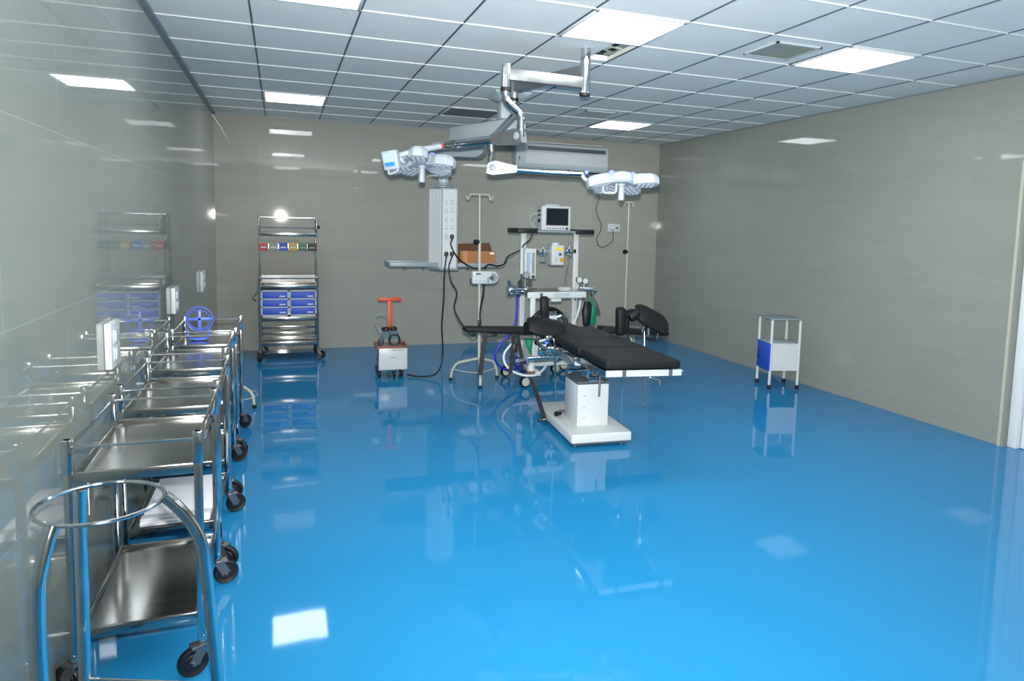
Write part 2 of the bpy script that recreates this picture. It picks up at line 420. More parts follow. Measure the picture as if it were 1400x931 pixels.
# ------------------------------------------------------------------ wheels
def caster(g_f, g_w, p, r=.05, ang=0., h=.12, w_=.028):
    """swivel caster: stem top at p (x,y,h); the wheel trails along ang"""
    x, y = p; R = Matrix.Rotation(ang, 3, 'Z'); off = R @ Vector((.032, 0, 0)); ax = R @ Vector((0, 1, 0))
    c = Vector((x, y, r)) + off
    g_w.lathe([(.008, -w_ / 2), (r * .55, -w_ / 2), (r * .62, -w_ * .36), (r * .92, -w_ / 2), (r, -w_ * .3), (r, w_ * .3), (r * .92, w_ / 2), (r * .62, w_ * .36), (r * .55, w_ / 2), (.008, w_ / 2)], c, 24, ax)
    g_f.cyl((x, y, r * 2.05), (x, y, h), .016, n=14)
    g_f.box((x + off.x * .45, y + off.y * .45, r * 2.08), (.05, w_ + .014, .012), R, .003)
    for s in (-1, 1):
        o = ax * s * (w_ / 2 + .005)
        a = Vector((x, y, r * 2.05)) + off * .1 + o; b = c + o
        g_f.bar(a, b, .034, .003, ax)
    g_f.tube([c - ax * (w_ / 2 + .01), c + ax * (w_ / 2 + .01)], .007, 8)

# ------------------------------------------------------------------ steel instrument trolleys along the left wall
def trolley(loc, label, W=.405, L=.66, H=.862, rz=0, angs=(0, .6, 2.4, 1.2)):
    t = thing('instrument_trolley', label, 'trolley', loc, rz, 'steel trolleys along the left wall')
    p = .030
    for sx in (-1, 1):
        for sy in (-1, 1):
            x, y = sx * (W / 2 - p / 2), sy * (L / 2 - p / 2)
            g = G(); g.box((x, y, (H + .12) / 2), (p * .86, p * .86, H - .12), bev=.004); g.box((x, y, H - .055), (p, p, .11), bev=.003)
            g.cyl((x, y, .118), (x, y, .14), .015, n=14)
            g.build('post', 'chrome', t)
    for z, nm in ((.735, 'upper_shelf'), (.205, 'lower_shelf')):
        g = G(); g.box((0, 0, z), (W - p * 2 + .012, L - .03, .004))
        for s in (-1, 1):
            g.box((s * (W / 2 - p - .002), 0, z), (.012, L - p, .036), bev=.003); g.box((0, s * (L / 2 - .014), z), (W - p, .012, .036), bev=.003)
        g.build(nm, 'steel', t)
    g = G(); z = .835; r = .0045
    for s in (-1, 1):
        g.cyl((s * (W / 2 - p / 2), -L / 2 + p, z), (s * (W / 2 - p / 2), L / 2 - p, z), r, n=8); g.cyl((-W / 2 + p, s * (L / 2 - p / 2), z), (W / 2 - p, s * (L / 2 - p / 2), z), r, n=8)
    g.build('guard_rail', 'chrome', t)
    k = 0
    for sx in (-1, 1):
        for sy in (-1, 1):
            f, w_ = G(), G(); caster(f, w_, (sx * (W / 2 - p / 2), sy * (L / 2 - p / 2)), ang=angs[k]); k += 1
            o = f.build('caster', 'steel_d', t); w_.build('wheel', 'black', o)
    return t
trolley((.253, 2.872, 0), 'nearest empty steel two-shelf trolley by the left wall, behind the round ring stand', angs=(2.6, .3, 3.5, .2))
trolley((.25, 3.668, 0), 'second steel trolley from the camera, with a white sheet pack on its lower shelf', angs=(2.2, .9, -.4, .35))
trolley((.225, 4.520, 0), 'third steel trolley along the left wall, with an empty upper shelf', angs=(2.2, .9, -.2, .5))
trolley((.235, 5.305, 0), 'farthest steel trolley along the left wall, holding the blue ring frame', angs=(2.2, .9, -.7, .8))
# white sheet pack
t = thing('sheet_pack', 'flat white sheet pack lying on the lower shelf of the second trolley', 'sheet pack', (.26, 3.63, .2255))
g = G(); g.box((0, 0, .011), (.28, .56, .022), bev=.006); g.build('sheet', 'paper', t)
g = G(); g.box((0, -.245, .027), (.28, .05, .012), bev=.005); g.build('folded_edge', 'white2', t)
# blue ring frame standing on the farthest trolley
zc = .741
t = thing('ring_frame', 'blue round ring frame with a flat cross standing on the farthest trolley', 'ring frame', (.18, 5.30, zc))
R = .085; c0 = Vector((0, 0, R + .055))
g = G(); g.ring(c0, R, .004, (.1, 1, .1)); g.ring(c0 + Vector((0, -.03, 0)), R * .82, .003, (.1, 1, .25)); g.build('ring', 'blue_p', t)
g = G(); g.box(c0, (.155, .006, .018), bev=.002); g.box(c0 + Vector((0, 0, -.01)), (.02, .006, .15), bev=.002); g.build('cross_bar', 'blue_p', t)
g = G(); g.tube(sm([(-.075, -.02, .07), (-.065, -.03, .02), (-.02, -.045, .008), (.03, -.045, .010), (.06, -.03, .03), (.065, -.02, .07)], 6), .009, 10); g.build('foot_tube', 'blue_p', t)
g = G(); g.ball((0, -.01, .006), .045, (1.3, 1, .13)); g.build('base', 'blue_p', t)

# ------------------------------------------------------------------ ring stand (empty basin stand) in front
cx, cy = .276, 1.99
t = thing('basin_stand', 'empty round steel ring stand on bent tube legs at the bottom left corner', 'stand', (cx, cy, 0))
G().ring((0, 0, .852), .143, .0052, n=56).build('ring', 'chrome', t)
def stand_leg(a, prof):
    a = math.radians(a); g = G(); g.tube(sm([(r * math.cos(a), r * math.sin(a), z) for r, z in prof], 6), .0158, 14); return g
for a, pr in ((2, [(.143, .85), (.17, .82), (.203, .77), (.228, .70), (.243, .55), (.26, .3), (.27, .1)]),
              (120, [(.143, .85), (.15, .82), (.156, .77), (.16, .70), (.165, .5), (.17, .3), (.18, .1)]),
              (240, [(.143, .85), (.158, .82), (.177, .77), (.19, .71), (.193, .55), (.19, .3), (.19, .1)])):
    l = stand_leg(a, pr).build('leg', 'chrome', t)
    f, w_ = G(), G(); caster(f, w_, (pr[-1][0] * math.cos(math.radians(a)), pr[-1][0] * math.sin(math.radians(a))), r=.042, ang=math.radians(a), h=.105)
    o = f.build('caster', 'steel_d', l); w_.build('wheel', 'black', l)
g = G(); P = [Vector((r * math.cos(math.radians(a)), r * math.sin(math.radians(a)), .30)) for a, r in ((2, .262), (120, .168), (240, .19))]
for a, b in ((0, 1), (1, 2), (2, 0)): g.cyl(P[a], P[b], .0045, n=8)
g.build('brace', 'chrome', t)

# ------------------------------------------------------------------ cream stool whose foot shows behind the trolleys
t = thing('revolving_stool', 'cream bent-tube stool foot showing behind the farthest trolley', 'stool', (.29, 6.34, 0))
for k in range(3):
    a = math.radians(-32 + 120 * k); d = Vector((math.cos(a), math.sin(a), 0))
    l = G().tube(rnd([d * .02 + Z3 * .2, d * .15 + Z3 * .17, d * .22 + Z3 * .12, d * .235 + Z3 * .012], .08), .0125, 12).build('leg', 'cream', t)
    G().cyl(d * .235, d * .235 + Z3 * .03, .016, n=14).build('rubber_foot', 'black', l)
G().ring((0, 0, .09), .222, .004).build('foot_ring', 'cream', t)
G().cyl((0, 0, .17), (0, 0, .44), .018).build('stem', 'cream', t)
G().lathe([(.0, .44), (.12, .44), (.135, .45), (.135, .465), (.12, .475), (0, .478)]).build('seat', 'steel', t)
# ------------------------------------------------------------------ tall instrument rack by the back wall
RX, RY, RW, RD = .790, 8.50, .64, .40
rk = thing('instrument_rack', 'tall polished steel rack on casters by the back wall with drawers and colour bins', 'rack', (RX, RY, 0))
for sx in (-1, 1):
    for sy in (-1, 1):
        x, y = sx * (RW / 2 - .014), sy * (RD / 2 - .014)
        H = .93 if sy < 0 else 1.60
        G().tube([(x, y, .12), (x, y, H)], .0135, 12).build('post', 'chrome', rk)
        f, w_ = G(), G(); caster(f, w_, (x, y), r=.05, ang=.8 * sx + sy, h=.13)
        o = f.build('caster', 'steel_d', rk); w_.build('wheel', 'black', o)
yb = RD / 2 - .014
g = G()
for sx in (-1, 1): g.tube(rnd([(sx * (RW / 2 - .014), yb, 1.58), (sx * (RW / 2 - .014), -.02, 1.60), (sx * (RW / 2 - .014), -.02, 1.42), (sx * (RW / 2 - .014), yb, 1.42)], .05), .010, 10)
g.cyl((-RW / 2, yb, 1.60), (RW / 2, yb, 1.60), .011, n=12)
g.build('top_hoop', 'chrome', rk)
g = G(); g.box((0, .02, 1.415), (RW - .04, .30, .004)); g.box((0, -.13, 1.415), (RW - .03, .010, .036), bev=.003); g.box((0, .17, 1.415), (RW - .03, .010, .036), bev=.003)
g.build('top_shelf', 'steel', rk)
G().cyl((-RW / 2 + .02, -.125, 1.49), (RW / 2 - .02, -.125, 1.49), .0045, n=8).build('guard_rail', 'chrome', rk)
g = G(); g.box((0, yb - .02, 1.27), (RW - .03, .006, .055)); g.build('bin_rail', 'steel', rk)
g = G(); zsh = .82
g.box((0, 0, zsh), (RW - .03, RD - .02, .005))
for s in (-1, 1): g.box((0, s * (RD / 2 - .01), zsh + .012), (RW - .03, .010, .045), bev=.003); g.box((s * (RW / 2 - .018), 0, zsh + .012), (.010, RD - .03, .045), bev=.003)
g.box((0, yb - .005, zsh + .07), (RW - .04, .004, .09))
g.build('middle_shelf', 'steel', rk)
g = G()
for yy in (-yb, ): g.cyl((-RW / 2 + .02, yy, .925), (RW / 2 - .02, yy, .925), .0055, n=8)
for s in (-1, 1): g.cyl((s * (RW / 2 - .014), -yb, .925), (s * (RW / 2 - .014), yb, .925), .0055, n=8)
g.build('guard_rail', 'chrome', rk)
for z, nm in ((.470, 'drawer_shelf'), (.19, 'lower_shelf')):
    g = G(); g.box((0, 0, z), (RW - .03, RD - .02, .005))
    for s in (-1, 1): g.box((0, s * (RD / 2 - .01), z), (RW - .03, .010, .04), bev=.003); g.box((s * (RW / 2 - .018), 0, z), (.010, RD - .03, .04), bev=.003)
    g.build(nm, 'steel', rk)
g = G()
for z in (.25, .32): g.box((0, yb, z), (RW - .03, .006, .030), bev=.002)
g.build('back_rail', 'steel', rk)
g = G(); g.tube(sm([(-RW / 2, -.12, .80), (-RW / 2 - .03, -.14, .74), (-RW / 2 - .055, -.15, .70), (-RW / 2 - .02, -.15, .67)], 5), .006, 8); g.build('side_hook', 'chrome', rk)
G().lathe([(0, 0), (.016, 0), (.02, .01), (.016, .03), (0, .032)], (RW / 2, .1, 1.5), 14, (1, 0, 0)).build('clamp_knob', 'black', rk)
# drawer units on the rack
def drawers(x, label):
    t = thing('drawer_cabinet', label, 'drawer cabinet', (RX + x, RY - .03, .4735), 0, 'blue drawer cabinets on the rack')
    W, H, D = .292, .318, .28
    g = G(); g.box((0, .01, H / 2), (W, D - .02, H)); 
    for k in range(4): g.box((0, -D / 2 + .006, .034 + k * .0915), (W, .02, .014 if k else .014))
    for s in (-1, 1): g.box((s * (W / 2 - .007), -D / 2 + .006, H / 2), (.014, .02, H))
    g.box((0, -D / 2 + .006, .014), (W, .02, .028))
    g.build('casing', 'grey_l', t)
    for k in range(3):
        z = .080 + k * .0915
        d = G().box((0, -D / 2 + .004, z), (W - .032, .016, .074), bev=.003).build('drawer', 'blue_d', t)
        G().box((W * .27, -D / 2 - .006, z - .016), (.066, .008, .016), bev=.002).build('handle', 'white2', d)
    G().box((W * .34, -D / 2 - .005, .013), (.052, .003, .015)).build('maker_label', 'red', t)
drawers(-.148, 'left three-drawer blue cabinet on the rack shelf')
drawers(.148, 'right three-drawer blue cabinet on the rack shelf')
# six colour bins on the rail
for k, (cn, m_) in enumerate((('red', 'red'), ('grey', 'sage'), ('blue', 'blue_d'), ('yellow', 'yellow'), ('green', 'grn'), ('black', 'black'))):
    t = thing('storage_bin', 'small %s bin on the rail of the tall rack' % cn, 'bin', (RX - .262 + k * .1045, RY + yb - .034, 1.225), 0, 'colour bins on the rack rail')
    w_, d, h = .098, .10, .085
    g = G(); g.box((0, -d / 2, .003), (w_, d, .005))
    for s in (-1, 1): g.prism([(0, 0), (-d, 0), (-d - .01, h * .8), (0, h)], (s * (w_ / 2 - .002) - .002, 0, 0), Y3, Z3, X3, .004)
    g.box((0, -.002, h / 2), (w_, .004, h)); g.box((0, -d - .004, h * .42), (w_, .004, h * .84), Matrix.Rotation(.09, 3, 'X'))
    g.build('bin_body', m_, t)
    G().box((0, -d - .012, h * .42), (w_ * .62, .003, .018), Matrix.Rotation(.09, 3, 'X')).build('label_holder', 'white2' if cn not in ('black', 'green') else 'sage', t)

# ------------------------------------------------------------------ suction unit
SXc, SYc = 1.757, 7.20
t = thing('suction_unit', 'white boxed suction machine on wheels with orange T-shaped push handle', 'suction machine', (SXc, SYc, 0), -.03)
g = G(); g.box((.01, -.12, .205), (.285, .015, .23), bev=.004); g.build('front_panel', 'white', t)
g = G(); g.box((0, .02, .2), (.27, .26, .21), bev=.006); g.build('casing', 'steel', t)
g = G()
for k in range(12): g.box((-.09 + k * .018, -.129, .292), (.008, .004, .008))
g.build('vent_slots', 'grey_d', t)
G().box((.015, -.1285, .215), (.06, .002, .007)).build('maker_label', 'grey', t)
g = G(); g.box((0, .02, .315), (.31, .30, .014), bev=.004)
for s in (-1, 1): g.box((s * .15, .02, .328), (.008, .30, .016)); g.box((0, .02 + s * .146, .328), (.31, .008, .016))
g.build('tray', 'brown', t)
g = G()
for x in (-.05, .03):
    g.lathe([(.052, 0), (.056, .01), (.056, .11), (.04, .135), (.028, .145), (.028, .16)], (x, .02 + x * .3, .323), 20)
g.build('collection_jar', 'glass', t)
g = G()
for x in (-.05, .03): g.lathe([(0, .150), (.036, .150), (.038, .17), (.03, .185), (0, .188)], (x, .02 + x * .3, .323), 18)
g.box((-.02, .0, .50), (.15, .02, .018), bev=.004); g.build('jar_lid', 'black', t)
g = G(); g.ring((.03, -.06, .385), .055, .008, (0, 1, .15)); g.build('coiled_hose', 'black', t)
g = G(); g.lathe([(.0, 0), (.03, 0), (.034, .02), (.03, .06), (0, .065)], (-.10, -.02, .33), 16); g.lathe([(0, 0), (.02, 0), (.02, .02), (0, .022)], (-.11, -.06, .40), 14, (0, -1, 0)); g.build('pressure_gauge', 'grey_d', t)
g = G(); g.tube(sm([(-.10, -.03, .37), (-.12, -.04, .46), (-.165, -.04, .56), (-.15, -.03, .625), (-.09, -.02, .64), (-.04, 0, .60), (-.03, .02, .52)], 6), .005, 8); g.build('tubing', 'grey', t)
g = G(); g.box((.0, .1, .55), (.05, .02, .45), bev=.003); g.box((0, .1, .785), (.235, .035, .036), bev=.004); g.build('push_handle', 'orange', t)
for x, y in ((-.125, -.08), (.10, -.08), (.03, .0), (-.125, .14), (.11, .14)):
    if (x, y) == (.03, .0): y = -.11; x = .02
    f, w_ = G(), G(); caster(f, w_, (x, y), r=.038, ang=1.3, h=.1, w_=.02)
    o = f.build('caster', 'steel_d', t); w_.build('wheel', 'black', o)

# ------------------------------------------------------------------ bedside cabinet at the right wall
P1, P2, P3 = Vector((5.302, 5.694, 0)), Vector((5.271, 5.972, 0)), Vector((5.586, 5.621, 0))
# front with the blue door faces away to the left, white side faces the camera
ang = math.atan2((P3 - P1).y, (P3 - P1).x)
bw, bd, bh = (P3 - P1).length, .30, .715
t = thing('bedside_cabinet', 'white bedside cabinet with a blue door beside the right wall', 'cabinet', P1, ang)
for x in (0, bw):
    for y in (0, bd):
        l = G().tube([(x, y, .03), (x, y, bh - .012)], .0145, 12).build('leg', 'white', t)
        G().cyl((x, y, 0), (x, y, .045), .0185, n=14).build('rubber_foot', 'black', l)
G().box((bw / 2, bd / 2, bh - .006), (bw + .045, bd + .045, .014), bev=.004).build('top', 'grey', t)
g = G(); g.box((bw / 2, bd / 2, .46), (bw, bd, .012), bev=.002); g.build('shelf', 'grey_l', t)
g = G(); g.box((bw / 2, 0, .322), (bw, .012, .268)); g.box((bw / 2, bd, .322), (bw, .012, .268)); g.box((bw, bd / 2, .322), (.012, bd, .268)); g.box((bw / 2, bd / 2, .194), (bw, bd, .012)); g.build('cabinet_body', 'white', t)
d = G().box((-.012, bd / 2 - .012, .325), (.016, bd + .0, .275), bev=.003).build('door', 'blue_d', t)
G().tube(rnd([(-.02, bd - .085, .30), (-.045, bd - .085, .305), (-.045, bd - .085, .355), (-.02, bd - .085, .36)], .015), .005, 8).build('handle', 'black', d)
# ------------------------------------------------------------------ twin surgical light on its ceiling pole
def depth_pt(x, y, d): return CAM + ray(x, y) * d
P0 = Vector((2.665, 4.50, 0))
t = thing('surgical_light', 'twin-headed white surgical light hanging on polished steel arms from the ceiling', 'surgical light', (P0.x, P0.y, HZ))
def B(g, n, m_, p=None, label=None): return g.build(n, m_, p or t, True, label)
g = G(); g.cyl((P0.x, P0.y, 2.48), (P0.x, P0.y, HZ + .25), .034, n=24); B(g, 'ceiling_pole', 'chrome')
B(G().cyl((P0.x, P0.y, 2.466), (P0.x, P0.y, 2.484), .036, n=24), 'end_cap', 'black')
g = G()   # mounting plates seen through the open hatch
for x_, y_, r_ in ((2.875, 4.60, .05), (2.87, 4.38, -.06)):
    g.box((x_, y_, HZ + .035), (.125, .20, .008), Matrix.Rotation(r_, 3, 'Z') @ Matrix.Rotation(.10, 3, 'Y'), .002)
g.box((2.80, 4.50, HZ + .09), (.28, .06, .05)); B(g, 'mounting_plate', 'cream')
for x_, y_ in ((2.85, 4.64), (2.89, 4.55), (2.845, 4.43), (2.90, 4.36), (2.85, 4.31)): B(G().box((x_, y_, HZ + .031), (.045, .05, .012), Matrix.Rotation(.2, 3, 'Z') @ Matrix.Rotation(.10, 3, 'Y')), 'mounting_slot', 'void')

A1 = Vector((2.094, 4.470, 0)); A2 = Vector((2.41, 5.272, 0))
def arm(a, b, z, nm):
    d = (b - a).normalized()
    B(G().bar(a + d * .02 + Z3 * z, b - d * .02 + Z3 * z, .045, .074, bev=.004), nm, 'steel_m')
arm(P0, A1, 2.552, 'upper_arm'); arm(P0, A2, 2.636, 'upper_arm')
for A, z0, z1, zb in ((A1, 2.455, 2.615, 2.42), (A2, 2.54, 2.68, 2.50)):
    B(G().cyl(A + Z3 * z0, A + Z3 * z1, .031, n=24), 'joint_pole', 'chrome')
    B(G().cyl(A + Z3 * (z0 - .012), A + Z3 * (z0 + .012), .035, n=24), 'joint_collar', 'black')
# head one: tube bends to the right, elbow, spring arm to the left
H1 = depth_pt(577, 221, 5.15); E1 = depth_pt(712, 186, 4.62)
top1 = A1 + Z3 * 2.45
pk = Vector((E1.x, E1.y, at(714, 157, E1.y).z))
B(G().tube(rnd([top1, A1 + Z3 * 2.395, pk, E1 + Z3 * .0, E1 - Z3 * .015], .03, 6), .026, 16), 'drop_tube', 'chrome')
def spring_arm(E, S0, S1, S2, r0, r1, em='steel_m'):
    """elbow cheek, thick arm E>S0>S1 and thinner sleeve S1>S2"""
    d = (S1 - E).normalized()
    u = Vector((-d.y, d.x, 0)).normalized()
    v = u.cross(d)
    if v.z < 0: v = -v
    g = G(); poly = [(-.03, -.045), (.02, -.055), ((S0 - E).length, -r0 * 1.15), ((S0 - E).length, r0 * 1.15), (.03, .05), (-.02, .03)]
    g.prism(poly, E - u * .028, d, v, u, .056); a = B(g, 'elbow', em)
    for s in (-1, 1): B(G().lathe([(0, 0), (.024, 0), (.024, .004), (.018, .007), (.008, .007), (.007, .003), (0, .003)], E + d * .015 + u * s * .028, 18, u * s), 'pivot_cap', 'grey', a)
    B(G().cyl(S0 - d * .02, S1, r0, n=20), 'spring_arm', 'chrome')
    B(G().tube([S1 - d * .004, S1 + d * .012], r0 * 1.08, 20), 'arm_collar', 'steel_d')
    B(G().cyl(S1, S2, r1, r1 * .9, 20), 'sleeve', 'steel')
S0 = depth_pt(675, 191, 4.78); S1 = depth_pt(626, 197, 5.0); S2 = depth_pt(608, 199, 5.09)
spring_arm(E1, S0, S1, S2, .030, .026)
rdir, fdir = Vector((rg.x, rg.y, 0)), Vector((fwd.x, fwd.y, 0)).normalized()
def led_petal(c, d, z, L, Wd, tilt, hub, h=.078):
    """one lamp petal: bevelled hexagonal shell with an LED face underneath; tilt > 0 droops the outer end"""
    d = d.normalized(); u = z.cross(d).normalized()
    R = Matrix.Rotation(tilt, 3, u); d = R @ d; z = R @ z
    a = .30
    poly = [(0, -Wd * .30), (L * a, -Wd / 2), (L * .76, -Wd / 2), (L, -Wd * .22), (L, Wd * .22), (L * .76, Wd / 2), (L * a, Wd / 2), (0, Wd * .30)]
    g = G(); g.prism([(p[0], p[1]) for p in poly], c - z * h * .5, d, u, z, h * .62)
    m_ = [((p[0] - L * .5) * .86 + L * .47, p[1] * .80) for p in poly]
    n0 = len(g.bm.verts); g.bm.verts.ensure_lookup_table()
    top = [g.bm.verts[len(poly) + i] for i in range(len(poly))]
    cap = [g.bm.verts.new(c + d * p[0] + u * p[1] + z * h * .5) for p in m_]
    for f in list(g.bm.faces):
        if all(v in top for v in f.verts): g.bm.faces.remove(f)
    for i in range(len(poly)):
        j = (i + 1) % len(poly); g.bm.faces.new((top[i], top[j], cap[j], cap[i]))
    g.bm.faces.new(cap)
    bmesh.ops.bevel(g.bm, geom=list(g.bm.edges), offset=.005, segments=1, affect='EDGES')
    o = g.build('lamp_petal', 'lamp', hub, True, smooth=False)
    inner = [(L * .5 + (p[0] - L * .5) * .80, p[1] * .80) for p in poly]
    B(G().prism(inner, c - z * (h * .5 + .003), d, u, z, .005), 'led_face', 'led', o)
    g = G()
    for i in range(4):
        for j in range(3): g.lathe([(0, 0), (.014, 0), (.012, .004), (0, .005)], c + d * L * (.24 + .17 * i) + u * Wd * .25 * (j - 1) - z * (h * .5 + .003), 10, -z)
    B(g, 'led_lens', 'grey_l', o)
    return o
def lamp_head(H, dirs, ax_tilt, L=.18, Wd=.135):
    """dirs: (angle, extra droop); ax_tilt > 0 turns the underside toward the room entrance"""
    R = Matrix.Rotation(-ax_tilt, 3, rdir); z = R @ Z3
    hub = B(G().lathe([(0, -.035), (.075, -.035), (.088, -.02), (.088, .03), (.075, .045), (.04, .052), (0, .054)], H, 28, z), 'lamp_hub', 'lamp')
    for an, dr in dirs:
        a_ = math.radians(an); d = R @ (rdir * math.cos(a_) + fdir * math.sin(a_))
        led_petal(H + d * .078, d, z, L, Wd, dr, hub)
        B(G().lathe([(0, -.034), (.026, -.034), (.030, -.012), (.030, .040), (.022, .058), (0, .060)], H + d * .080, 16, z), 'hinge_cover', 'periw', hub)
    B(G().lathe([(0, -.03), (.030, -.03), (.028, -.045), (.022, -.05), (.024, -.14), (.021, -.150), (0, -.152)], H, 20, R @ R @ Z3 if ax_tilt < 0 else Z3), 'sterile_handle', 'lamp', hub)
    return hub
def rel(a): a = math.radians(a); v = rdir * math.cos(a) + fdir * math.sin(a); return (v.x, v.y)
hub1 = lamp_head(H1, [(-14, .10), (-88, .0), (180, .34), (128, .05), (46, .05)], .22)
# curved white yoke from the sleeve over the head to the control box
Y2 = depth_pt(548, 212, 5.0)
B(G().tube(sm([S2, depth_pt(597, 201, 5.06), depth_pt(580, 204, 5.0), depth_pt(562, 208, 4.97), depth_pt(545, 213, 4.97)], 6), .021, 14), 'yoke', 'lamp')
B(G().tube([depth_pt(604.3, 199.7, 5.075), depth_pt(602.8, 200.0, 5.07)], .0225, 16), 'warning_ring', 'red')
B(G().tube(sm([depth_pt(545, 213, 4.97), depth_pt(552, 222, 5.0), H1 + Vector(rel(190) + (0,)) * .1 + Z3 * .02], 5), .018, 12), 'yoke', 'lamp')
cb = depth_pt(535, 219, 4.93); zx = (depth_pt(545, 217, 4.93) - cb).normalized()
Rb = Matrix.Rotation(math.atan2(rdir.y, rdir.x) - .25, 3, 'Z') @ Matrix.Rotation(.15, 3, 'X') @ Matrix.Rotation(-.14, 3, 'Y')
g = G(); g.box(cb, (.118, .055, .135), Rb, .012, 3); o = B(g, 'control_box', 'lamp')
B(G().box(cb + Rb @ Vector((-.004, -.028, .018)), (.078, .004, .060), Rb), 'display', 'lcd_g', o)
B(G().box(cb + Rb @ Vector((-.004, -.029, -.026)), (.074, .004, .026), Rb), 'display', 'lcd', o, 'bright blue lower display strip')
B(G().tube(rnd([cb + Rb @ Vector((-.03, -.01, -.06)), cb + Rb @ Vector((-.03, -.02, -.095)), cb + Rb @ Vector((.04, -.02, -.085)), cb + Rb @ Vector((.05, -.01, -.05))], .02), .008, 10), 'grip', 'lamp', o)
# head two: tube bends lower left, drops to its elbow, spring arm to the right
H2 = depth_pt(850, 246, 5.2); E2 = depth_pt(671, 229, 5.2)
top2 = A2 + Z3 * 2.54
pk2 = Vector((E2.x, E2.y, at(671, 190, E2.y).z))
k2 = Vector((A2.x, A2.y, at(704, 158, A2.y).z))
B(G().tube(rnd([top2, k2, pk2, E2], .03, 6), .024, 16), 'drop_tube', 'chrome')
spring_arm(E2, depth_pt(707, 232, 5.2), depth_pt(776, 236.5, 5.2), depth_pt(797, 237.5, 5.2), .021, .020, 'grey_l')
Q = depth_pt(797, 238, 5.2)
B(G().tube(sm([depth_pt(796, 238, 5.2), depth_pt(800, 245, 5.2), depth_pt(812, 248, 5.2), depth_pt(830, 247, 5.2), H2], 6), .016, 12), 'yoke', 'lamp')
B(G().lathe([(0, 0), (.016, 0), (.018, .01), (.014, .022), (0, .024)], depth_pt(802, 235.5, 5.17), 14, -fdir), 'lock_knob', 'blue_p')
hub2 = lamp_head(H2, [(5, -.06), (62, .02), (196, .26), (128, .05)], .24, L=.20)
B(G().tube(rnd([H2 + Vector(rel(215) + (0,)) * .05 - Z3 * .03, H2 + Vector(rel(215) + (0,)) * .05 - Z3 * .10, H2 + Vector(rel(200) + (0,)) * .15 - Z3 * .10, H2 + Vector(rel(200) + (0,)) * .15 - Z3 * .05], .03), .010, 10), 'grab_bar', 'lamp', hub2)

# ------------------------------------------------------------------ ceiling pendant with its socket column
t = thing('ceiling_pendant', 'grey medical ceiling pendant with a white socket column and side trays', 'pendant', (2.70, 6.35, HZ))
Mx, My = 2.70, 6.35
g = G(); g.prism([(-.17, -.17), (.17, -.17), (.17, .17), (-.17, .17)], (Mx, My, HZ - .012), X3, Y3, Z3, .012)
q = [g.bm.verts.new((Mx + a * .17, My + b * .17, HZ - .012)) for a, b in ((-1, -1), (1, -1), (1, 1), (-1, 1))]; q2 = [g.bm.verts.new((Mx + a * .09, My + b * .09, HZ - .07)) for a, b in ((-1, -1), (1, -1), (1, 1), (-1, 1))]
for i in range(4): g.bm.faces.new((q[i], q[(i + 1) % 4], q2[(i + 1) % 4], q2[i]))
g.bm.faces.new(q2)
B(g, 'ceiling_flange', 'grey_l')
g = G(); g.cyl((Mx, My, 2.46), (Mx, My, HZ - .05), .075, n=24); g.box((Mx - .02, My - .03, 2.62), (.15, .14, .15), bev=.01); B(g, 'mount_shaft', 'grey_l')
Jx, Jy = 2.46, 6.98
g = G(); d = Vector((Jx - Mx, Jy - My, 0)).normalized()
g.bar(Vector((Mx, My, 2.475)) - d * .12, Vector((Jx, Jy, 2.475)) + d * .16, .19, .135, bev=.012); B(g, 'support_arm', 'grey_l')
B(G().cyl((Jx, Jy, 2.33), (Jx, Jy, 2.41), .085, n=24), 'joint_disc', 'grey')
Cx, Cy = 2.262, 7.08
a, b = Vector((Jx, Jy, 2.31)), Vector((Cx, Cy, 2.31)); d = (b - a).normalized(); u = Vector((-d.y, d.x, 0))
g = G(); g.prism([(-.20, -.02), (-.14, -.07), (.22, -.07), (.33, -.04), (.33, .07), (-.20, .07)], a - u * .1, d, Z3, u, .2)
bmesh.ops.bevel(g.bm, geom=list(g.bm.edges), offset=.008, segments=2, affect='EDGES'); B(g, 'support_arm', 'grey')
g = G(); g.cyl((Cx, Cy, 1.97), (Cx, Cy, 2.25), .052, n=24); B(g, 'drop_tube', 'grey_l')
g = G(); g.lathe([(.0, 1.938), (.10, 1.938), (.10, 1.955), (.075, 1.962), (.075, 1.985), (.055, 1.99), (0, 1.99)], (Cx, Cy, 0), 28); B(g, 'tube_collar', 'grey')
# column: front face with sockets towards the room, bevelled left side panel
zb, zt = at(606, 366, 7.0).z, at(606, 258.5, 7.0).z
fl_, fr_ = at(602.5, 300, 6.93), at(626, 300, 6.93); sl_ = at(586.5, 300, 7.10)
poly = [(sl_.x, sl_.y), (fl_.x, fl_.y), (fr_.x, fr_.y), (fr_.x + .03, fr_.y + .1), (fr_.x - .02, 7.25), (sl_.x + .04, 7.25)]
col = B(G().prism(poly, (0, 0, zb), X3, Y3, Z3, zt - zb), 'column', 'white')
xw = fr_.x - fl_.x; fm = (fl_ + fr_) / 2
fd = Vector((fr_.x - fl_.x, fr_.y - fl_.y, 0)).normalized(); nrm = Vector((fd.y, -fd.x, 0))
B(G().box((fm.x, fm.y - .006, (zb + zt) / 2 + .006), (xw * .80, .012, zt - zb - .02)), 'socket_panel', 'white2', col)
for s in (-.44, .46): B(G().box((fm.x + xw * s, fm.y - .006, (zb + zt) / 2), (.010, .014, zt - zb)), 'edge_trim', 'grey', col)
g = G(); g.prism([(p[0] + (fm.x - p[0]) * -.04, p[1] + (7.08 - p[1]) * -.04) for p in poly], (0, 0, zb - .018), X3, Y3, Z3, .02); B(g, 'bottom_cap', 'grey', col)
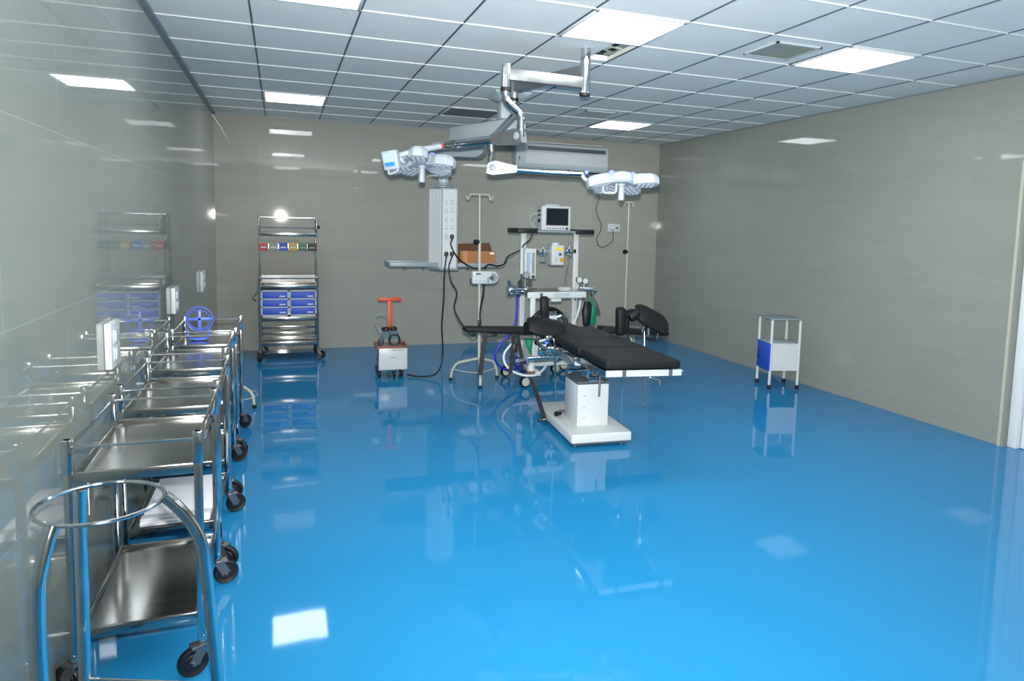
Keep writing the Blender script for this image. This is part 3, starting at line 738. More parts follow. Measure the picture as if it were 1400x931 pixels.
g = G(); g.prism([(p[0] + (fm.x - p[0]) * -.02, p[1] + (7.08 - p[1]) * -.02) for p in poly], (0, 0, zt - .002), X3, Y3, Z3, .012); B(g, 'top_cap', 'grey', col)
B(G().box(at(593, 270, 7.01), (.018, .012, .075), Matrix.Rotation(math.atan2(fl_.y - sl_.y, fl_.x - sl_.x), 3, 'Z'), .004), 'side_grip', 'white2', col)
yf = fm.y - .013
for r_, yy in enumerate((277.0, 288.3, 300, 311.5, 323, 334, 346)):
    for xx in (609.2, 617.0):
        if r_ == 5: continue
        c = at(xx, yy, yf); s = B(G().box((c.x, yf + .001, c.z), (.052, .004, .066), bev=.001), 'socket', 'white2', col)
        if r_ in (2,):
            B(G().box((c.x, yf - .003, c.z), (.018, .004, .028)), 'rocker_switch', 'grey_l', s); continue
        g = G()
        for a_, b_ in ((.0, .019), (-.012, -.006), (.012, -.006)): g.cyl((c.x + a_, yf, c.z + b_), (c.x + a_, yf - .004, c.z + b_), .0045, n=8)
        B(g, 'socket_hole', 'grey_d', s)
def tray(x0, x1, y0, y1, z, nm):
    g = G(); g.box(((x0 + x1) / 2, (y0 + y1) / 2, z), (x1 - x0, y1 - y0, .012))
    o = B(g, nm, 'grey_l')
    g = G(); g.box(((x0 + x1) / 2, y0, z), (x1 - x0, .014, .042), bev=.003); g.box(((x0 + x1) / 2, y1, z), (x1 - x0, .014, .042), bev=.003); g.box((x0, (y0 + y1) / 2, z), (.014, y1 - y0, .042), bev=.003); g.box((x1, (y0 + y1) / 2, z), (.014, y1 - y0, .042), bev=.003)
    B(g, 'tray_rim', 'grey', o)
    g = G()
    for q in (.3, .7): g.cyl((x0 + (x1 - x0) * q, y0, z - .03), (x0 + (x1 - x0) * q, y0 + .04, z - .03), .010, n=10)
    B(g, 'rail_knob', 'black', o)
tl = at(528, 357, 7.25)
tray(tl.x, sl_.x + .06, 6.95, 7.32, 1.165, 'side_tray')
tr = at(677, 372, 7.15)
zr = at(650, 362.5, 7.02).z
tray(fr_.x - .01, tr.x, 7.02, 7.30, zr, 'side_tray')
# cardboard box with an open flap on the right tray
c0, c1 = at(629.5, 343, 7.06), at(677, 358.5, 7.06)
zt_ = c0.z; zb_ = zr + .007
t2 = thing('cardboard_box', 'brown cardboard box with an open lid flap on the pendant tray', 'box', ((c0.x + c1.x) / 2, 7.15, zb_))
w_, h_ = c1.x - c0.x, zt_ - zb_
g = G()
g.box((0, -.09, h_ / 2), (w_, .005, h_)); g.box((0, .09, h_ / 2), (w_, .005, h_)); g.box((-w_ / 2, 0, h_ / 2), (.005, .18, h_)); g.box((w_ / 2, 0, h_ / 2), (.005, .18, h_)); g.box((0, 0, .003), (w_, .18, .005)); g.box((0, 0, h_ * .9), (w_ - .004, .178, .004))
g.build('box_body', 'card', t2)
G().box((-w_ * .36, -.0935, h_ / 2), (.045, .002, h_)).build('tape_strip', 'tape', t2)
g = G(); g.box((-.015, .03, h_ + .035), (w_ * .98, .13, .005), Matrix.Rotation(.62, 3, 'X') @ Matrix.Rotation(-.05, 3, 'Y')); g.build('lid_flap', 'card_d', t2)
G().box((w_ * .40, -.0935, h_ * .84), (.045, .002, .02)).build('paper_label', 'paper', t2)
# plugs with their cables
def cord(label, plug_px, cable, name='power_cord', r=.0075, m_='black', tail=None):
    p = at(plug_px[0], plug_px[1], yf)
    t = thing(name, label, 'cord', p, 0, 'black cords plugged into the socket column')
    g = G(); g.box((p.x, yf - .022, p.z), (.038, .040, .040), bev=.008); g.box((p.x, yf - .03, p.z - .022), (.020, .024, .028), bev=.006); g.build('plug', 'black', t, True)
    pts = [Vector((p.x, yf - .03, p.z - .03))] + [at(x, y, Y) for x, y, Y in cable[:-1]]
    e = cable[-1]; pts.append(at(*e))
    g = G(); g.tube(sm(pts, 6), r, 8); g.build('cable', m_, t, True)
    return t
cord('left black plug and cord running from the socket column down to the suction unit', (609.2, 347),
     [(607.5, 375, 6.9), (606.5, 410, 6.95), (604, 445, 7.0), (605.5, 485, 7.05), (600, 506, 7.02), (590, 513.5, 6.97), (570, 514.5, 7.05), (557, 512, 7.10)])
cord('right black plug and cord sagging from the socket column toward the operating table', (617, 347),
     [(613.5, 366, 6.85), (617, 385, 6.8), (624.5, 400, 6.7), (621, 420, 6.5), (628, 438, 6.1), (637, 450, 5.75), (645, 459, 5.55), (651, 456, 5.5)])
cord('upper black plug and cord running from the socket column to the infusion pump', (617, 323.5),
     [(616.5, 335, 6.85), (624, 350, 6.75), (635, 360, 6.68), (648, 367, 6.62), (654, 368.5, 6.60)])
# ------------------------------------------------------------------ drip stands
def hooks(g, p, w_, r):
    for s in (-1, 1):
        g.tube(rnd([p, p + Vector((s * w_, 0, 0)), p + Vector((s * (w_ + .012), 0, -.05)), p + Vector((s * (w_ + .03), 0, -.055)), p + Vector((s * (w_ + .04), 0, -.015))], .012), r, 8)
b0 = Vector((2.53, 6.72, 0))
t = thing('drip_stand', 'cream drip stand with the infusion pump, left of the anaesthesia machine', 'drip stand', b0, 0, 'cream drip stands')
lean = (at(656, 266, 6.72) - at(655, 470, 6.72)); 
def on(z): return at(655, 470, 6.72) + lean * ((z - at(655, 470, 6.72).z) / lean.z)
g = G(); g.tube([on(.24), on(1.41)], .0145, 12); B(g, 'outer_pole', 'cream')
g = G(); g.tube([on(1.40), on(1.87)], .0085, 10); B(g, 'inner_pole', 'cream')
g = G(); hooks(g, on(1.872), .095, .006); B(g, 'hook_bar', 'cream')
k_ = on(1.405); B(G().lathe([(0, -.02), (.022, -.02), (.026, 0), (.022, .03), (0, .035)], k_ + Vector((-.03, -.01, 0)), 14, (-1, -.3, 0)), 'height_knob', 'black')
hub = on(.24)
for x, y in ((616, 520), (656.5, 531), (679.5, 517)):
    f_ = atz(x, y, 0); d = (f_ - Vector((hub.x, hub.y, 0)))
    pts = [hub, Vector((hub.x, hub.y, 0)) + d * .78 + Z3 * .185, Vector((hub.x, hub.y, 0)) + d * .95 + Z3 * .11, f_ + Z3 * .012]
    l = B(G().tube(rnd(pts, .09), .0135, 12), 'leg', 'cream'); B(G().cyl(f_, f_ + Z3 * .03, .017, n=14), 'rubber_foot', 'black', l)
    B(G().tube(sm([f_ + Z3 * .12, Vector((hub.x, hub.y, 0)) + d * .45 + Z3 * .095, Vector((hub.x, hub.y, .09))], 4), .004, 6), 'brace', 'cream')
b1 = Vector((4.845, 8.0, 0))
t = thing('drip_stand', 'thin cream drip stand behind the operating table near the back right corner', 'drip stand', b1, 0, 'cream drip stands')
def on2(z):
    a, b = at(855, 415, 8.0), at(860.2, 275, 8.0); return a + (b - a) * ((z - a.z) / (b.z - a.z))
B(G().tube([on2(.24), on2(1.30)], .0135, 12), 'outer_pole', 'cream'); B(G().tube([on2(1.29), on2(1.90)], .0085, 10), 'inner_pole', 'cream')
g = G()
for s in (-1, 1): g.tube(rnd([on2(1.90), on2(1.90) + Vector((s * .022, -.06 * s, 0)), on2(1.90) + Vector((s * .024, -.07 * s, -.05)), on2(1.90) + Vector((s * .03, -.09 * s, -.05))], .01), .006, 8)
B(g, 'hook_bar', 'cream')
B(G().lathe([(0, -.02), (.024, -.02), (.028, 0), (.024, .03), (0, .035)], on2(1.30) + Vector((-.03, -.01, -.02)), 14, (-1, -.3, 0)), 'height_knob', 'black')
for a in (30, 150, 270):
    d = Vector((math.cos(math.radians(a)), math.sin(math.radians(a)), 0)); o_ = Vector((on2(.24).x, on2(.24).y, 0))
    l = B(G().tube(rnd([o_ + Z3 * .24, o_ + d * .2 + Z3 * .19, o_ + d * .25 + Z3 * .1, o_ + d * .26 + Z3 * .012], .08), .0125, 12), 'leg', 'cream'); B(G().cyl(o_ + d * .26, o_ + d * .26 + Z3 * .03, .016, n=14), 'rubber_foot', 'black', l)

# infusion pump on the first stand
ip = at(664, 379, 6.66); W_ = .205
t = thing('infusion_pump', 'white infusion pump with round-ended grey dial clamped on the drip stand', 'infusion pump', (ip.x, ip.y, ip.z - .06))
g = G(); g.box((ip.x - .045, ip.y, ip.z), (.20, .09, .125), bev=.012, seg=3); g.lathe([(0, -.04), (.055, -.04), (.062, -.03), (.062, .03), (.055, .04), (0, .04)], (ip.x + .062, ip.y, ip.z - .0), 28, (0, 1, 0)); B(g, 'casing', 'white2')
B(G().box((ip.x - .045, ip.y - .046, ip.z + .031), (.18, .006, .05), bev=.003), 'upper_panel', 'white')
B(G().box((ip.x - .088, ip.y - .05, ip.z + .036), (.05, .006, .016)), 'display', 'grey_d')
for k in range(3): B(G().box((ip.x - .11 + k * .043, ip.y - .046, ip.z - .030), (.026, .006, .020), bev=.002), 'key', 'grey_l')
B(G().box((ip.x + .012, ip.y - .047, ip.z - .025), (.022, .008, .05), bev=.003), 'syringe_clamp', 'grey')
g = G(); g.prism([(.045 * math.cos(a * PI / 12), .045 * math.sin(a * PI / 12)) for a in range(-6, 13)], (ip.x + .062, ip.y - .047, ip.z), X3, Z3, Y3, .006); B(g, 'dial', 'grey')
g = G(); g.lathe([(0, 0), (.022, 0), (.02, .008), (0, .009)], (ip.x + .05, ip.y - .047, ip.z - .005), 18, (0, -1, 0)); B(g, 'dial_knob', 'grey_d')
B(G().box((ip.x - .145, ip.y, ip.z - .035), (.02, .05, .04), bev=.005), 'clamp_knob', 'grey_d')
tq = thing('power_cord', 'black cord hanging from the underside of the infusion pump', 'cord', at(661, 388, 6.66))
G().tube(sm([at(661.5, 387, 6.66), at(661, 400, 6.62), at(658, 415, 6.55), at(656, 430, 6.5), at(656, 440, 6.5), at(651, 449, 6.5), at(645, 456, 6.5)], 6), .009, 8).build('cable', 'black', tq, True)
G().box(at(655.5, 442, 6.5), (.03, .03, .06), bev=.006).build('connector', 'black', tq, True)

# ------------------------------------------------------------------ anaesthesia machine
YM = 6.9
zs = at(750, 316.5, YM).z
xl, xr_ = at(702, 316, YM).x, at(802, 318, YM).x
pl_, pr_ = at(714, 380, YM).x, at(785.5, 380, YM).x
t = thing('anaesthesia_machine', 'white-framed anaesthesia machine with gauges and hoses behind the operating table', 'anaesthesia machine', ((pl_ + pr_) / 2, YM, 0))
ym = YM
g = G(); g.box(((xl + xr_) / 2, ym - .0, zs), (xr_ - xl, .34, .022), bev=.004); B(g, 'top_shelf', 'grey')
g = G()
for x0, x1 in ((xl, xl + .20), (xr_ - .20, xr_)):
    g.box(((x0 + x1) / 2, ym - .175, zs + .004), (x1 - x0, .014, .05), bev=.003)
g.box((xl, ym, zs + .004), (.014, .36, .05), bev=.003); g.box((xr_, ym, zs + .004), (.014, .36, .05), bev=.003); g.box(((xl + xr_) / 2, ym + .17, zs + .004), (xr_ - xl, .014, .05), bev=.003)
B(g, 'shelf_rim', 'black')
for x in (pl_, pr_): B(G().box((x, ym, (zs + .12) / 2 - .005), (.058, .05, zs - .13), bev=.006), 'post', 'white')
zr_ = at(750, 343, YM).z
B(G().box(((pl_ + pr_) / 2, ym - .01, zr_), (pr_ - pl_, .03, .045), bev=.003), 'cross_rail', 'steel')
# flow meter bank
fa, fb = at(718, 339.5, ym - .09), at(732.5, 381, ym - .09); fw_ = fb.x - fa.x; fh = fa.z - fb.z; fc = (fa + fb) / 2
o = B(G().box((fc.x, ym - .06, fc.z), (fw_, .06, fh), bev=.005), 'flow_meter', 'white')
for k, s in enumerate((-.22, .22)):
    B(G().cyl((fc.x + fw_ * s, ym - .10, fc.z - fh * .32), (fc.x + fw_ * s, ym - .10, fc.z + fh * .36), .014, n=14), 'flow_tube', 'ltube' if k == 0 else 'glass', o)
    B(G().lathe([(0, 0), (.016, 0), (.018, .02), (.014, .03), (0, .03)], (fc.x + fw_ * s, ym - .09, fc.z - fh * .43), 14, (0, -1, 0)), 'flow_knob', 'steel', o)
# regulator with small bowl
rc = at(742, 343, ym - .05)
g = G(); g.box((rc.x, ym - .045, rc.z), (.035, .05, .085), bev=.004); g.cyl((rc.x - .05, ym - .05, rc.z - .012), (rc.x + .055, ym - .05, rc.z - .012), .014, n=12); B(g, 'regulator', 'chrome')
B(G().lathe([(0, -.115), (.03, -.11), (.036, -.085), (.034, -.062), (.012, -.05), (.012, -.03)], (rc.x, ym - .05, rc.z), 18), 'regulator_bowl', 'glass')
# vaporizer
va, vb = at(757.5, 335, ym - .14), at(770.5, 362.5, ym - .14)
vc = (va + vb) / 2; vw, vh = vb.x - va.x, va.z - vb.z
g = G(); g.box((vc.x - .012, ym - .08, vc.z), (vw + .024, .13, vh), bev=.008); g.lathe([(0, 0), (.045, 0), (.045, .02), (.035, .03), (0, .03)], (vc.x - .02, ym - .08, vc.z + vh / 2), 20); o = B(g, 'vaporizer', 'white2')
B(G().box((vc.x + .003, ym - .147, vc.z + vh * .32), (vw * .72, .004, vh * .13)), 'warning_label', 'yellow2', o)
B(G().box((vc.x + .030, ym - .147, vc.z - vh * .24), (vw * .36, .004, vh * .20)), 'warning_label', 'yellow', o)
B(G().lathe([(0, 0), (.016, 0), (.016, .01), (0, .012)], (vc.x + .012, ym - .146, vc.z + vh * .04), 14, (0, -1, 0)), 'filler_cap', 'grey_d', o)
B(G().box((vc.x - .03, ym - .147, vc.z - vh * .22), (vw * .22, .003, vh * .28)), 'scale_label', 'grey_l', o)
sw = at(778.5, 342, ym - .04)
g = G(); g.box((sw.x, ym - .035, sw.z), (.055, .05, .06), bev=.006); g.cyl((sw.x, ym - .04, sw.z + .02), (sw.x, ym - .04, sw.z + .085), .010, n=10); g.box((sw.x, ym - .04, sw.z - .05), (.04, .03, .03), bev=.004); B(g, 'gas_switch', 'chrome')
B(G().tube(sm([at(777, 350, ym - .05), at(776.5, 362, ym - .05), at(774, 374, ym - .06), at(772.5, 385, ym - .07), at(772, 395, ym - .08)], 6), .006, 8), 'gas_tube', 'grey_d')
# work tray
ta, tb = at(721, 399, ym - .40), at(803, 404, ym - .40)
ztr = at(762, 401.5, ym - .40).z
g = G(); g.box(((ta.x + tb.x) / 2, ym - .17, ztr + .005), (tb.x - ta.x, .46, .02), bev=.004); B(g, 'work_tray', 'steel')
o = B(G().box(((ta.x + tb.x) / 2 - .01, ym - .405, ztr - .012), (tb.x - ta.x - .02, .02, .062), bev=.004), 'front_panel', 'white')
B(G().box((at(740, 402, ym - .41).x, ym - .417, ztr - .01), (.028, .004, .034)), 'lock_plate', 'grey_d', o)
B(G().box((at(768, 402, ym - .41).x, ym - .417, ztr - .012), (.165, .004, .036)), 'maker_plate', 'grey_l', o)
B(G().lathe([(0, 0), (.075, 0), (.08, .01), (.06, .03), (.02, .035), (0, .036)], (at(772, 393, ym - .15).x, ym - .15, ztr + .014), 24), 'dome', 'white2')
g = G(); g.box((at(760, 411, ym - .38).x, ym - .37, ztr - .065), (.11, .05, .035), bev=.006); B(g, 'alarm_unit', 'white2')
# front legs, base cabinet and wheels
fpx = at(727, 450, ym - .42).x
B(G().box((fpx, ym - .42, (ztr + .16) / 2 - .01), (.05, .05, ztr - .20), bev=.006), 'front_post', 'white')
B(G().lathe([(0, 0), (.046, 0), (.036, .07), (.0, .07)], (fpx, ym - .42, .125), 18), 'post_foot', 'white')
B(G().box((fpx, ym - .42, .115), (.10, .09, .055), bev=.006), 'foot_bracket', 'rust')
rpx = pr_ - .02
g = G(); g.box(((pl_ + pr_) / 2 + .02, ym - .06, .325), (pr_ - pl_ + .02, .30, .38), bev=.008); B(g, 'base_cabinet', 'white')
for x in (pl_ + .02, pr_ - .02): B(G().box((x, ym - .2, .125), (.05, .62, .045), bev=.006), 'base_leg', 'white')
wp = [atz(693, 516, 0), atz(719.5, 531, 0), atz(761, 511.5, 0)]
for x, y, a in [(p_.x + .03, p_.y + .05, 3.3) for p_ in wp] + [(pr_ + .0, ym + .16, 3.0)]:
    f, w_ = G(), G(); caster(f, w_, (x, y), r=.058, ang=a, h=.13, w_=.03)
    o = B(f, 'caster', 'steel_d'); o2 = B(w_, 'wheel', 'black', o)
    R3_ = Matrix.Rotation(a, 3, 'Z'); cc = Vector((x, y, .058)) + R3_ @ Vector((.032, 0, 0)); ax = R3_ @ Vector((0, 1, 0))
    g = G()
    for s in (-1, 1): g.lathe([(0, 0), (.042, 0), (.038, .006), (0, .008)], cc + ax * s * .023, 20, ax * s)
    B(g, 'wheel_cover', 'cream', o)
# chrome valve block on the left and gauges on the right
lx = at(705, 398, ym - .3)
g = G(); g.cyl((lx.x - .05, ym - .3, ztr + .03), (lx.x + .10, ym - .3, ztr + .03), .042, n=20); g.lathe([(.0, 0), (.055, 0), (.058, .02), (.05, .035), (0, .035)], (lx.x - .05, ym - .3, ztr + .03), 20, (-1, 0, 0))
g.box((lx.x + .10, ym - .3, ztr - .0), (.16, .07, .03), bev=.005); g.cyl((lx.x + .07, ym - .3, ztr), (lx.x + .07, ym - .3, ztr + .19), .022, n=14); B(g, 'valve_block', 'chrome')
for x, z, a in ((-.0, .13, (-.8, -.6, .2)), (.075, .14, (.3, -.9, .1)), (.05, .205, (-.2, -.9, .3))):
    B(G().lathe([(0, 0), (.034, 0), (.036, .015), (.03, .022), (0, .022)], (lx.x + .05 + x, ym - .32, ztr + z - .03), 18, a), 'valve_dial', 'steel_d')
for x, y in ((791, 382.5), (799, 384)):
    c = at(x, y, ym - .2); g = G(); g.lathe([(0, 0), (.034, 0), (.036, .012), (.034, .026), (0, .026)], c, 22, (0, -1, .05)); o = B(g, 'pressure_gauge', 'steel')
    B(G().lathe([(0, 0), (.029, 0), (0, .002)], c + Vector((0, -.027, .001)), 20, (0, -1, .05)), 'gauge_face', 'white2', o)
    B(G().cyl(c - Z3 * .03 + Y3 * .012, Vector((c.x, c.y + .012, ztr + .01)), .008, n=8), 'gauge_stem', 'chrome', o)
rx = at(806, 402, ym - .2)
g = G(); g.cyl((rx.x - .12, ym - .2, ztr + .02), (rx.x + .07, ym - .2, ztr + .015), .022, n=14); g.box((rx.x - .10, ym - .2, ztr - .03), (.06, .05, .06), bev=.006)
for k in range(4): g.cyl((rx.x - .17 + k * .05, ym - .22, ztr - .09), (rx.x - .17 + k * .05, ym - .22, ztr), .010, n=10)
g.cyl((rx.x + .03, ym - .2, ztr - .05), (rx.x + .03, ym - .2, ztr + .015), .02, n=12); B(g, 'outlet_block', 'chrome')
# circle absorber with its ribbed black hose loop
ac = at(749.5, 447.5, ym - .45)
g = G(); n_ = 72
pts = [ac + Vector((math.cos(2 * PI * i / n_) * .205, .04 * math.sin(4 * PI * i / n_), math.sin(2 * PI * i / n_) * .185)) for i in range(n_)]
g.tube(pts, [.019 + (.004 if i % 2 else 0) for i in range(n_)], 10, closed=True); B(g, 'corrugated_hose', 'black')
g = G(); g.lathe([(0, -.10), (.07, -.10), (.075, -.09), (.075, .08), (.06, .095), (.03, .10), (0, .10)], ac + Vector((.03, .08, -.01)), 24); B(g, 'absorber_canister', 'glass')
g = G(); c = ac + Vector((.02, -.02, .10)); g.box(c, (.10, .05, .05), bev=.006)
for s in (-1, 1): g.cyl(c + Vector((s * .05, 0, 0)), c + Vector((s * .105, -.02, .02)), .020, n=14); g.cyl(c + Vector((s * .03, -.02, -.06)), c + Vector((s * .03, -.02, .07)), .016, n=12)
g.cyl(ac + Vector((-.10, -.03, -.13)), ac + Vector((.12, -.03, -.10)), .018, n=12); g.cyl(ac + Vector((-.06, -.04, .02)), ac + Vector((-.16, -.06, .10)), .018, n=12)
for a_ in ((-.13, .07), (.15, .12), (-.02, -.15), (.10, -.16)): g.lathe([(0, 0), (.026, 0), (.03, .02), (.02, .04), (0, .042)], ac + Vector((a_[0], -.05, a_[1])), 14, (.3, -1, .2))
B(g, 'breathing_valves', 'chrome')
rr = random.Random(3)
for k in range(12):
    c = at(rr.uniform(731, 768), rr.uniform(455, 489), ym - .5 + rr.uniform(-.08, .05)); v = Vector((rr.uniform(-1, 1), rr.uniform(-1, .2), rr.uniform(-.8, .8))).normalized()
    g = G(); l = rr.uniform(.05, .10); r = rr.uniform(.012, .022); g.lathe([(0, -l / 2), (r, -l / 2), (r, l * .2), (r * 1.5, l * .2), (r * 1.5, l * .4), (r * .8, l * .5), (0, l * .5)], c, 12, v); B(g, 'gas_valve', 'chrome' if k % 3 else 'grey_d')
for k in range(8):
    c = at(rr.uniform(697, 722), rr.uniform(386, 409), ym - .32); v = Vector((rr.uniform(-1, 1), rr.uniform(-1, 0), rr.uniform(-.8, .8))).normalized()
    g = G(); g.lathe([(0, -.03), (.016, -.03), (.016, .0), (.024, .0), (.022, .03), (0, .032)], c, 12, v); B(g, 'gas_valve', 'chrome')
B(G().box(ac + Vector((.02, -.06, .10)), (.085, .03, .05), bev=.005), 'valve_cover', 'white2')
# white hose at the right of the machine
B(G().tube(sm([at(792, 404, ym - .2), at(793, 415, ym - .22), at(790, 428, ym - .25), at(786, 438, ym - .3), at(780, 448, ym - .35)], 6), .014, 10), 'drain_hose', 'hose_w')
# hoses lying round the wheels
def hose(label, pts, r, m_, name='gas_hose'):
    P = [at(*p) for p in pts]; P = [Vector((p.x, p.y, max(p.z, r + .001))) for p in P]
    g = G(); g.tube(sm(P, 7), r, 10); o = single(name, g, m_, label, 'hose'); return o
hose('blue hose hanging left of the anaesthesia machine and coiling on the floor', [(707, 406, 6.55), (706.5, 425, 6.5), (704.5, 442, 6.5), (697, 457, 6.5), (684, 471, 6.5), (677, 484, 6.5), (679, 496, 6.5), (688, 504, 6.52), (700, 506, 6.6), (712, 500, 6.75), (718, 494, 6.8), (708, 489, 6.75), (697, 488, 6.6), (702, 496, 6.55), (715, 508, 6.6), (722, 500, 6.7), (712, 488, 6.8)], .011, 'blue_h')
hose('white hose looping on the floor under the anaesthesia machine', [(718, 452, 6.6), (707, 462, 6.5), (696, 474, 6.45), (689, 485, 6.42), (691, 498, 6.38), (702, 508, 6.36), (716, 513, 6.3), (731, 513, 6.3), (741, 507, 6.35), (747, 499, 6.45)], .012, 'hose_w')
# breathing bags
def bag(label, px, Y, w_, d_, m_, top=.3, rz=0.):
    """limp bag hung by its neck: px = top and bottom pixels"""
    a, b = at(*px[0], Y), at(*px[1], Y); h = a.z - b.z
    if top == .6: prof = [(.5, 0), (.95, .06), (1, .18), (.8, .4), (.5, .65), (.25, .85), (.1, .97), (0, 1)]
    else: prof = [(.12, 0), (.16, .06), (.45, .16), (.8, .34), (1, .55), (.98, .75), (.8, .90), (.45, .98), (0, 1.0)] if top < .5 else [(.3, 0), (.8, .04), (.95, .15), (1, .4), (.95, .8), (.75, .95), (0, 1.0)]
    g = G(); g.lathe([(r * w_ / 2, -z * h) for r, z in prof], (0, 0, 0), 20)
    for v in g.bm.verts:
        q = -v.co.z / h; v.co.y *= d_ / w_; v.co.x += (b.x - a.x) * q + .006 * math.sin(9 * q + v.co.y * 30); v.co.y += .008 * math.sin(7 * q + v.co.x * 40)
    bmesh.ops.translate(g.bm, verts=g.bm.verts, vec=a)
    return single('breathing_bag', g, m_, label, 'breathing bag')
bag('black breathing bag hanging at the right end of the anaesthesia machine', ((803, 411), (801, 447)), 6.62, .10, .07, 'black', 1)
bag('green breathing bag hanging beside the black bag at the machine right end', ((808, 408), (809, 445)), 6.70, .11, .06, 'green', .2)
bag('dark outermost breathing bag hanging right of the green one', ((811, 407), (817, 430)), 6.78, .075, .05, 'grey_d', .2)
bag('small green breathing bag hanging under the left arm board', ((722, 456), (726, 489)), 6.30, .085, .05, 'green', .6)

# patient monitor on the machine's top shelf
ma, mb = at(742, 281, ym - .12), at(781, 314.5, ym - .12); mc = (ma + mb) / 2; mw = mb.x - ma.x; zb_ = zs + .012; mh = ma.z - zb_
t = thing('patient_monitor', 'small white patient monitor with dark screen on top of the anaesthesia machine', 'monitor', (mc.x, ym - .03, zb_))
g = G(); g.box((0, 0, mh / 2), (mw, .15, mh), bev=.012, seg=3); g.build('casing', 'white2', t)
G().box((-mw * .08, .01, mh + .008), (mw * .5, .05, .022), bev=.006).build('carry_handle', 'grey_l', t)
G().box((.008, -.076, mh * .56), (mw * .76, .006, mh * .70), bev=.002).build('screen_bezel', 'black', t)
G().box((.008, -.0795, mh * .56), (mw * .69, .004, mh * .60)).build('screen', 'screen', t)
for k in range(7): G().lathe([(0, 0), (.007, 0), (.007, .004), (0, .005)], (-mw * .30 + k * mw * .09, -.075, mh * .085), 10, (0, -1, 0)).build('button', 'grey_d', t)
G().lathe([(0, 0), (.013, 0), (.012, .012), (0, .013)], (mw * .36, -.075, mh * .09), 16, (0, -1, 0)).build('rotary_knob', 'black', t)
for k, z in enumerate((.80, .62, .44, .36)): G().cyl((-mw / 2, -.02, mh * z), (-mw / 2 - .022, -.02, mh * z), .010, n=10).build('connector', 'black', t)
g = G(); g.tube(sm([(-mw / 2 - .02, -.02, mh * .62), (-mw / 2 - .07, -.03, mh * .66), (-mw / 2 - .115, -.03, mh * .45), (-mw / 2 - .10, -.03, .06), (-mw / 2 - .06, -.02, .008)], 6), .004, 6)
g.tube(sm([(-mw / 2 - .02, -.02, mh * .44), (-mw / 2 - .05, -.03, mh * .44), (-mw / 2 - .085, -.04, mh * .25), (-mw / 2 - .05, -.05, .03)], 6), .0035, 6); g.build('sensor_cable', 'grey_l', t)
tq = thing('power_cord', 'black cord running from the monitor shelf across to the infusion pump', 'cord', at(728, 319, 6.7))
G().tube(sm([at(728.5, 318, 6.74), at(724, 328, 6.74), at(717, 334, 6.76), at(712, 341, 6.95), at(703, 346, 6.9), at(694, 351, 6.8), at(689, 361, 6.7), at(680, 363.5, 6.65), at(669, 361.5, 6.62), at(662, 366, 6.60), at(658, 368, 6.61)], 6), .0075, 8).build('cable', 'black', tq, True)
# ------------------------------------------------------------------ operating table
TO = Vector((2.80, 3.76, 0)); TA = -.078
t = thing('operating_table', 'operating table with black padded sections and arm boards on a white wheeled base', 'operating table', TO, TA)
TZ = .768; SL = -.013; HWd = .252
def q(u, v, w=0.): return Vector((v, u, TZ + SL * u - .013 * v + w))        # along, across, above the pad top
def pad(name, u0, u1, hw, th=.058, drop=0., m_='blackp', bulge=0.):
    g = G(); g.box((0, 0, 0), (hw * 2, u1 - u0, th), bev=.020, seg=4)
    for v in g.bm.verts:
        v.co = q((u0 + u1) / 2 + v.co.y, v.co.x, v.co.z - th / 2 - drop)
    return g.build(name, m_, t)
pad('leg_pad', 0, .50, HWd, .058)
pad('seat_pad', .515, .93, HWd + .004, .062, -.004)
pad('back_pad', .94, 1.60, HWd - .004, .062, -.004)
pad('head_pad', 1.625, 1.90, .15, .055, .004)
def frame(u0, u1, hw, nm):
    g = G()
    for s in (-1, 1): g.bar(q(u0 + .01, s * (hw - .006), -.080), q(u1 - .01, s * (hw - .006), -.080), .010, .034)
    g.bar(q(u0 + .006, -hw, -.078), q(u0 + .006, hw, -.078), .010, .036); g.bar(q(u1 - .01, -hw, -.078), q(u1 - .01, hw, -.078), .010, .03)
    g.bar(q((u0 + u1) / 2, -hw + .01, -.066), q((u0 + u1) / 2, hw - .01, -.066), u1 - u0 - .03, .006)
    return g.build(nm, 'chrome', t)
frame(0, .50, HWd, 'leg_frame'); frame(.515, .93, HWd, 'seat_frame'); frame(.94, 1.60, HWd, 'back_frame')
g = G(); g.bar(q(-.002, -HWd, -.077), q(-.002, HWd, -.077), .010, .038); g.build('end_rail', 'grey_l', t)
for v in (-.135, .175): G().bar(q(-.009, v - .012, -.077), q(-.009, v + .012, -.077), .006, .042).build('end_strap', 'grey_d', t)
G().lathe([(0, 0), (.010, 0), (.010, .02), (0, .022)], q(.02, HWd, -.078), 12, (1, 0, 0)).build('release_pin', 'chrome', t)
# side rails
for s in (-1, 1):
    g = G(); g.bar(q(.55, s * (HWd + .022), -.09), q(.92, s * (HWd + .022), -.09), .008, .028)
    g.bar(q(.97, s * (HWd + .022), -.09), q(1.58, s * (HWd + .022), -.09), .008, .028)
    for u in (.6, .88, 1.02, 1.52): g.cyl(q(u, s * HWd, -.09), q(u, s * (HWd + .022), -.09), .010, n=10)
    g.build('side_rail', 'chrome', t)
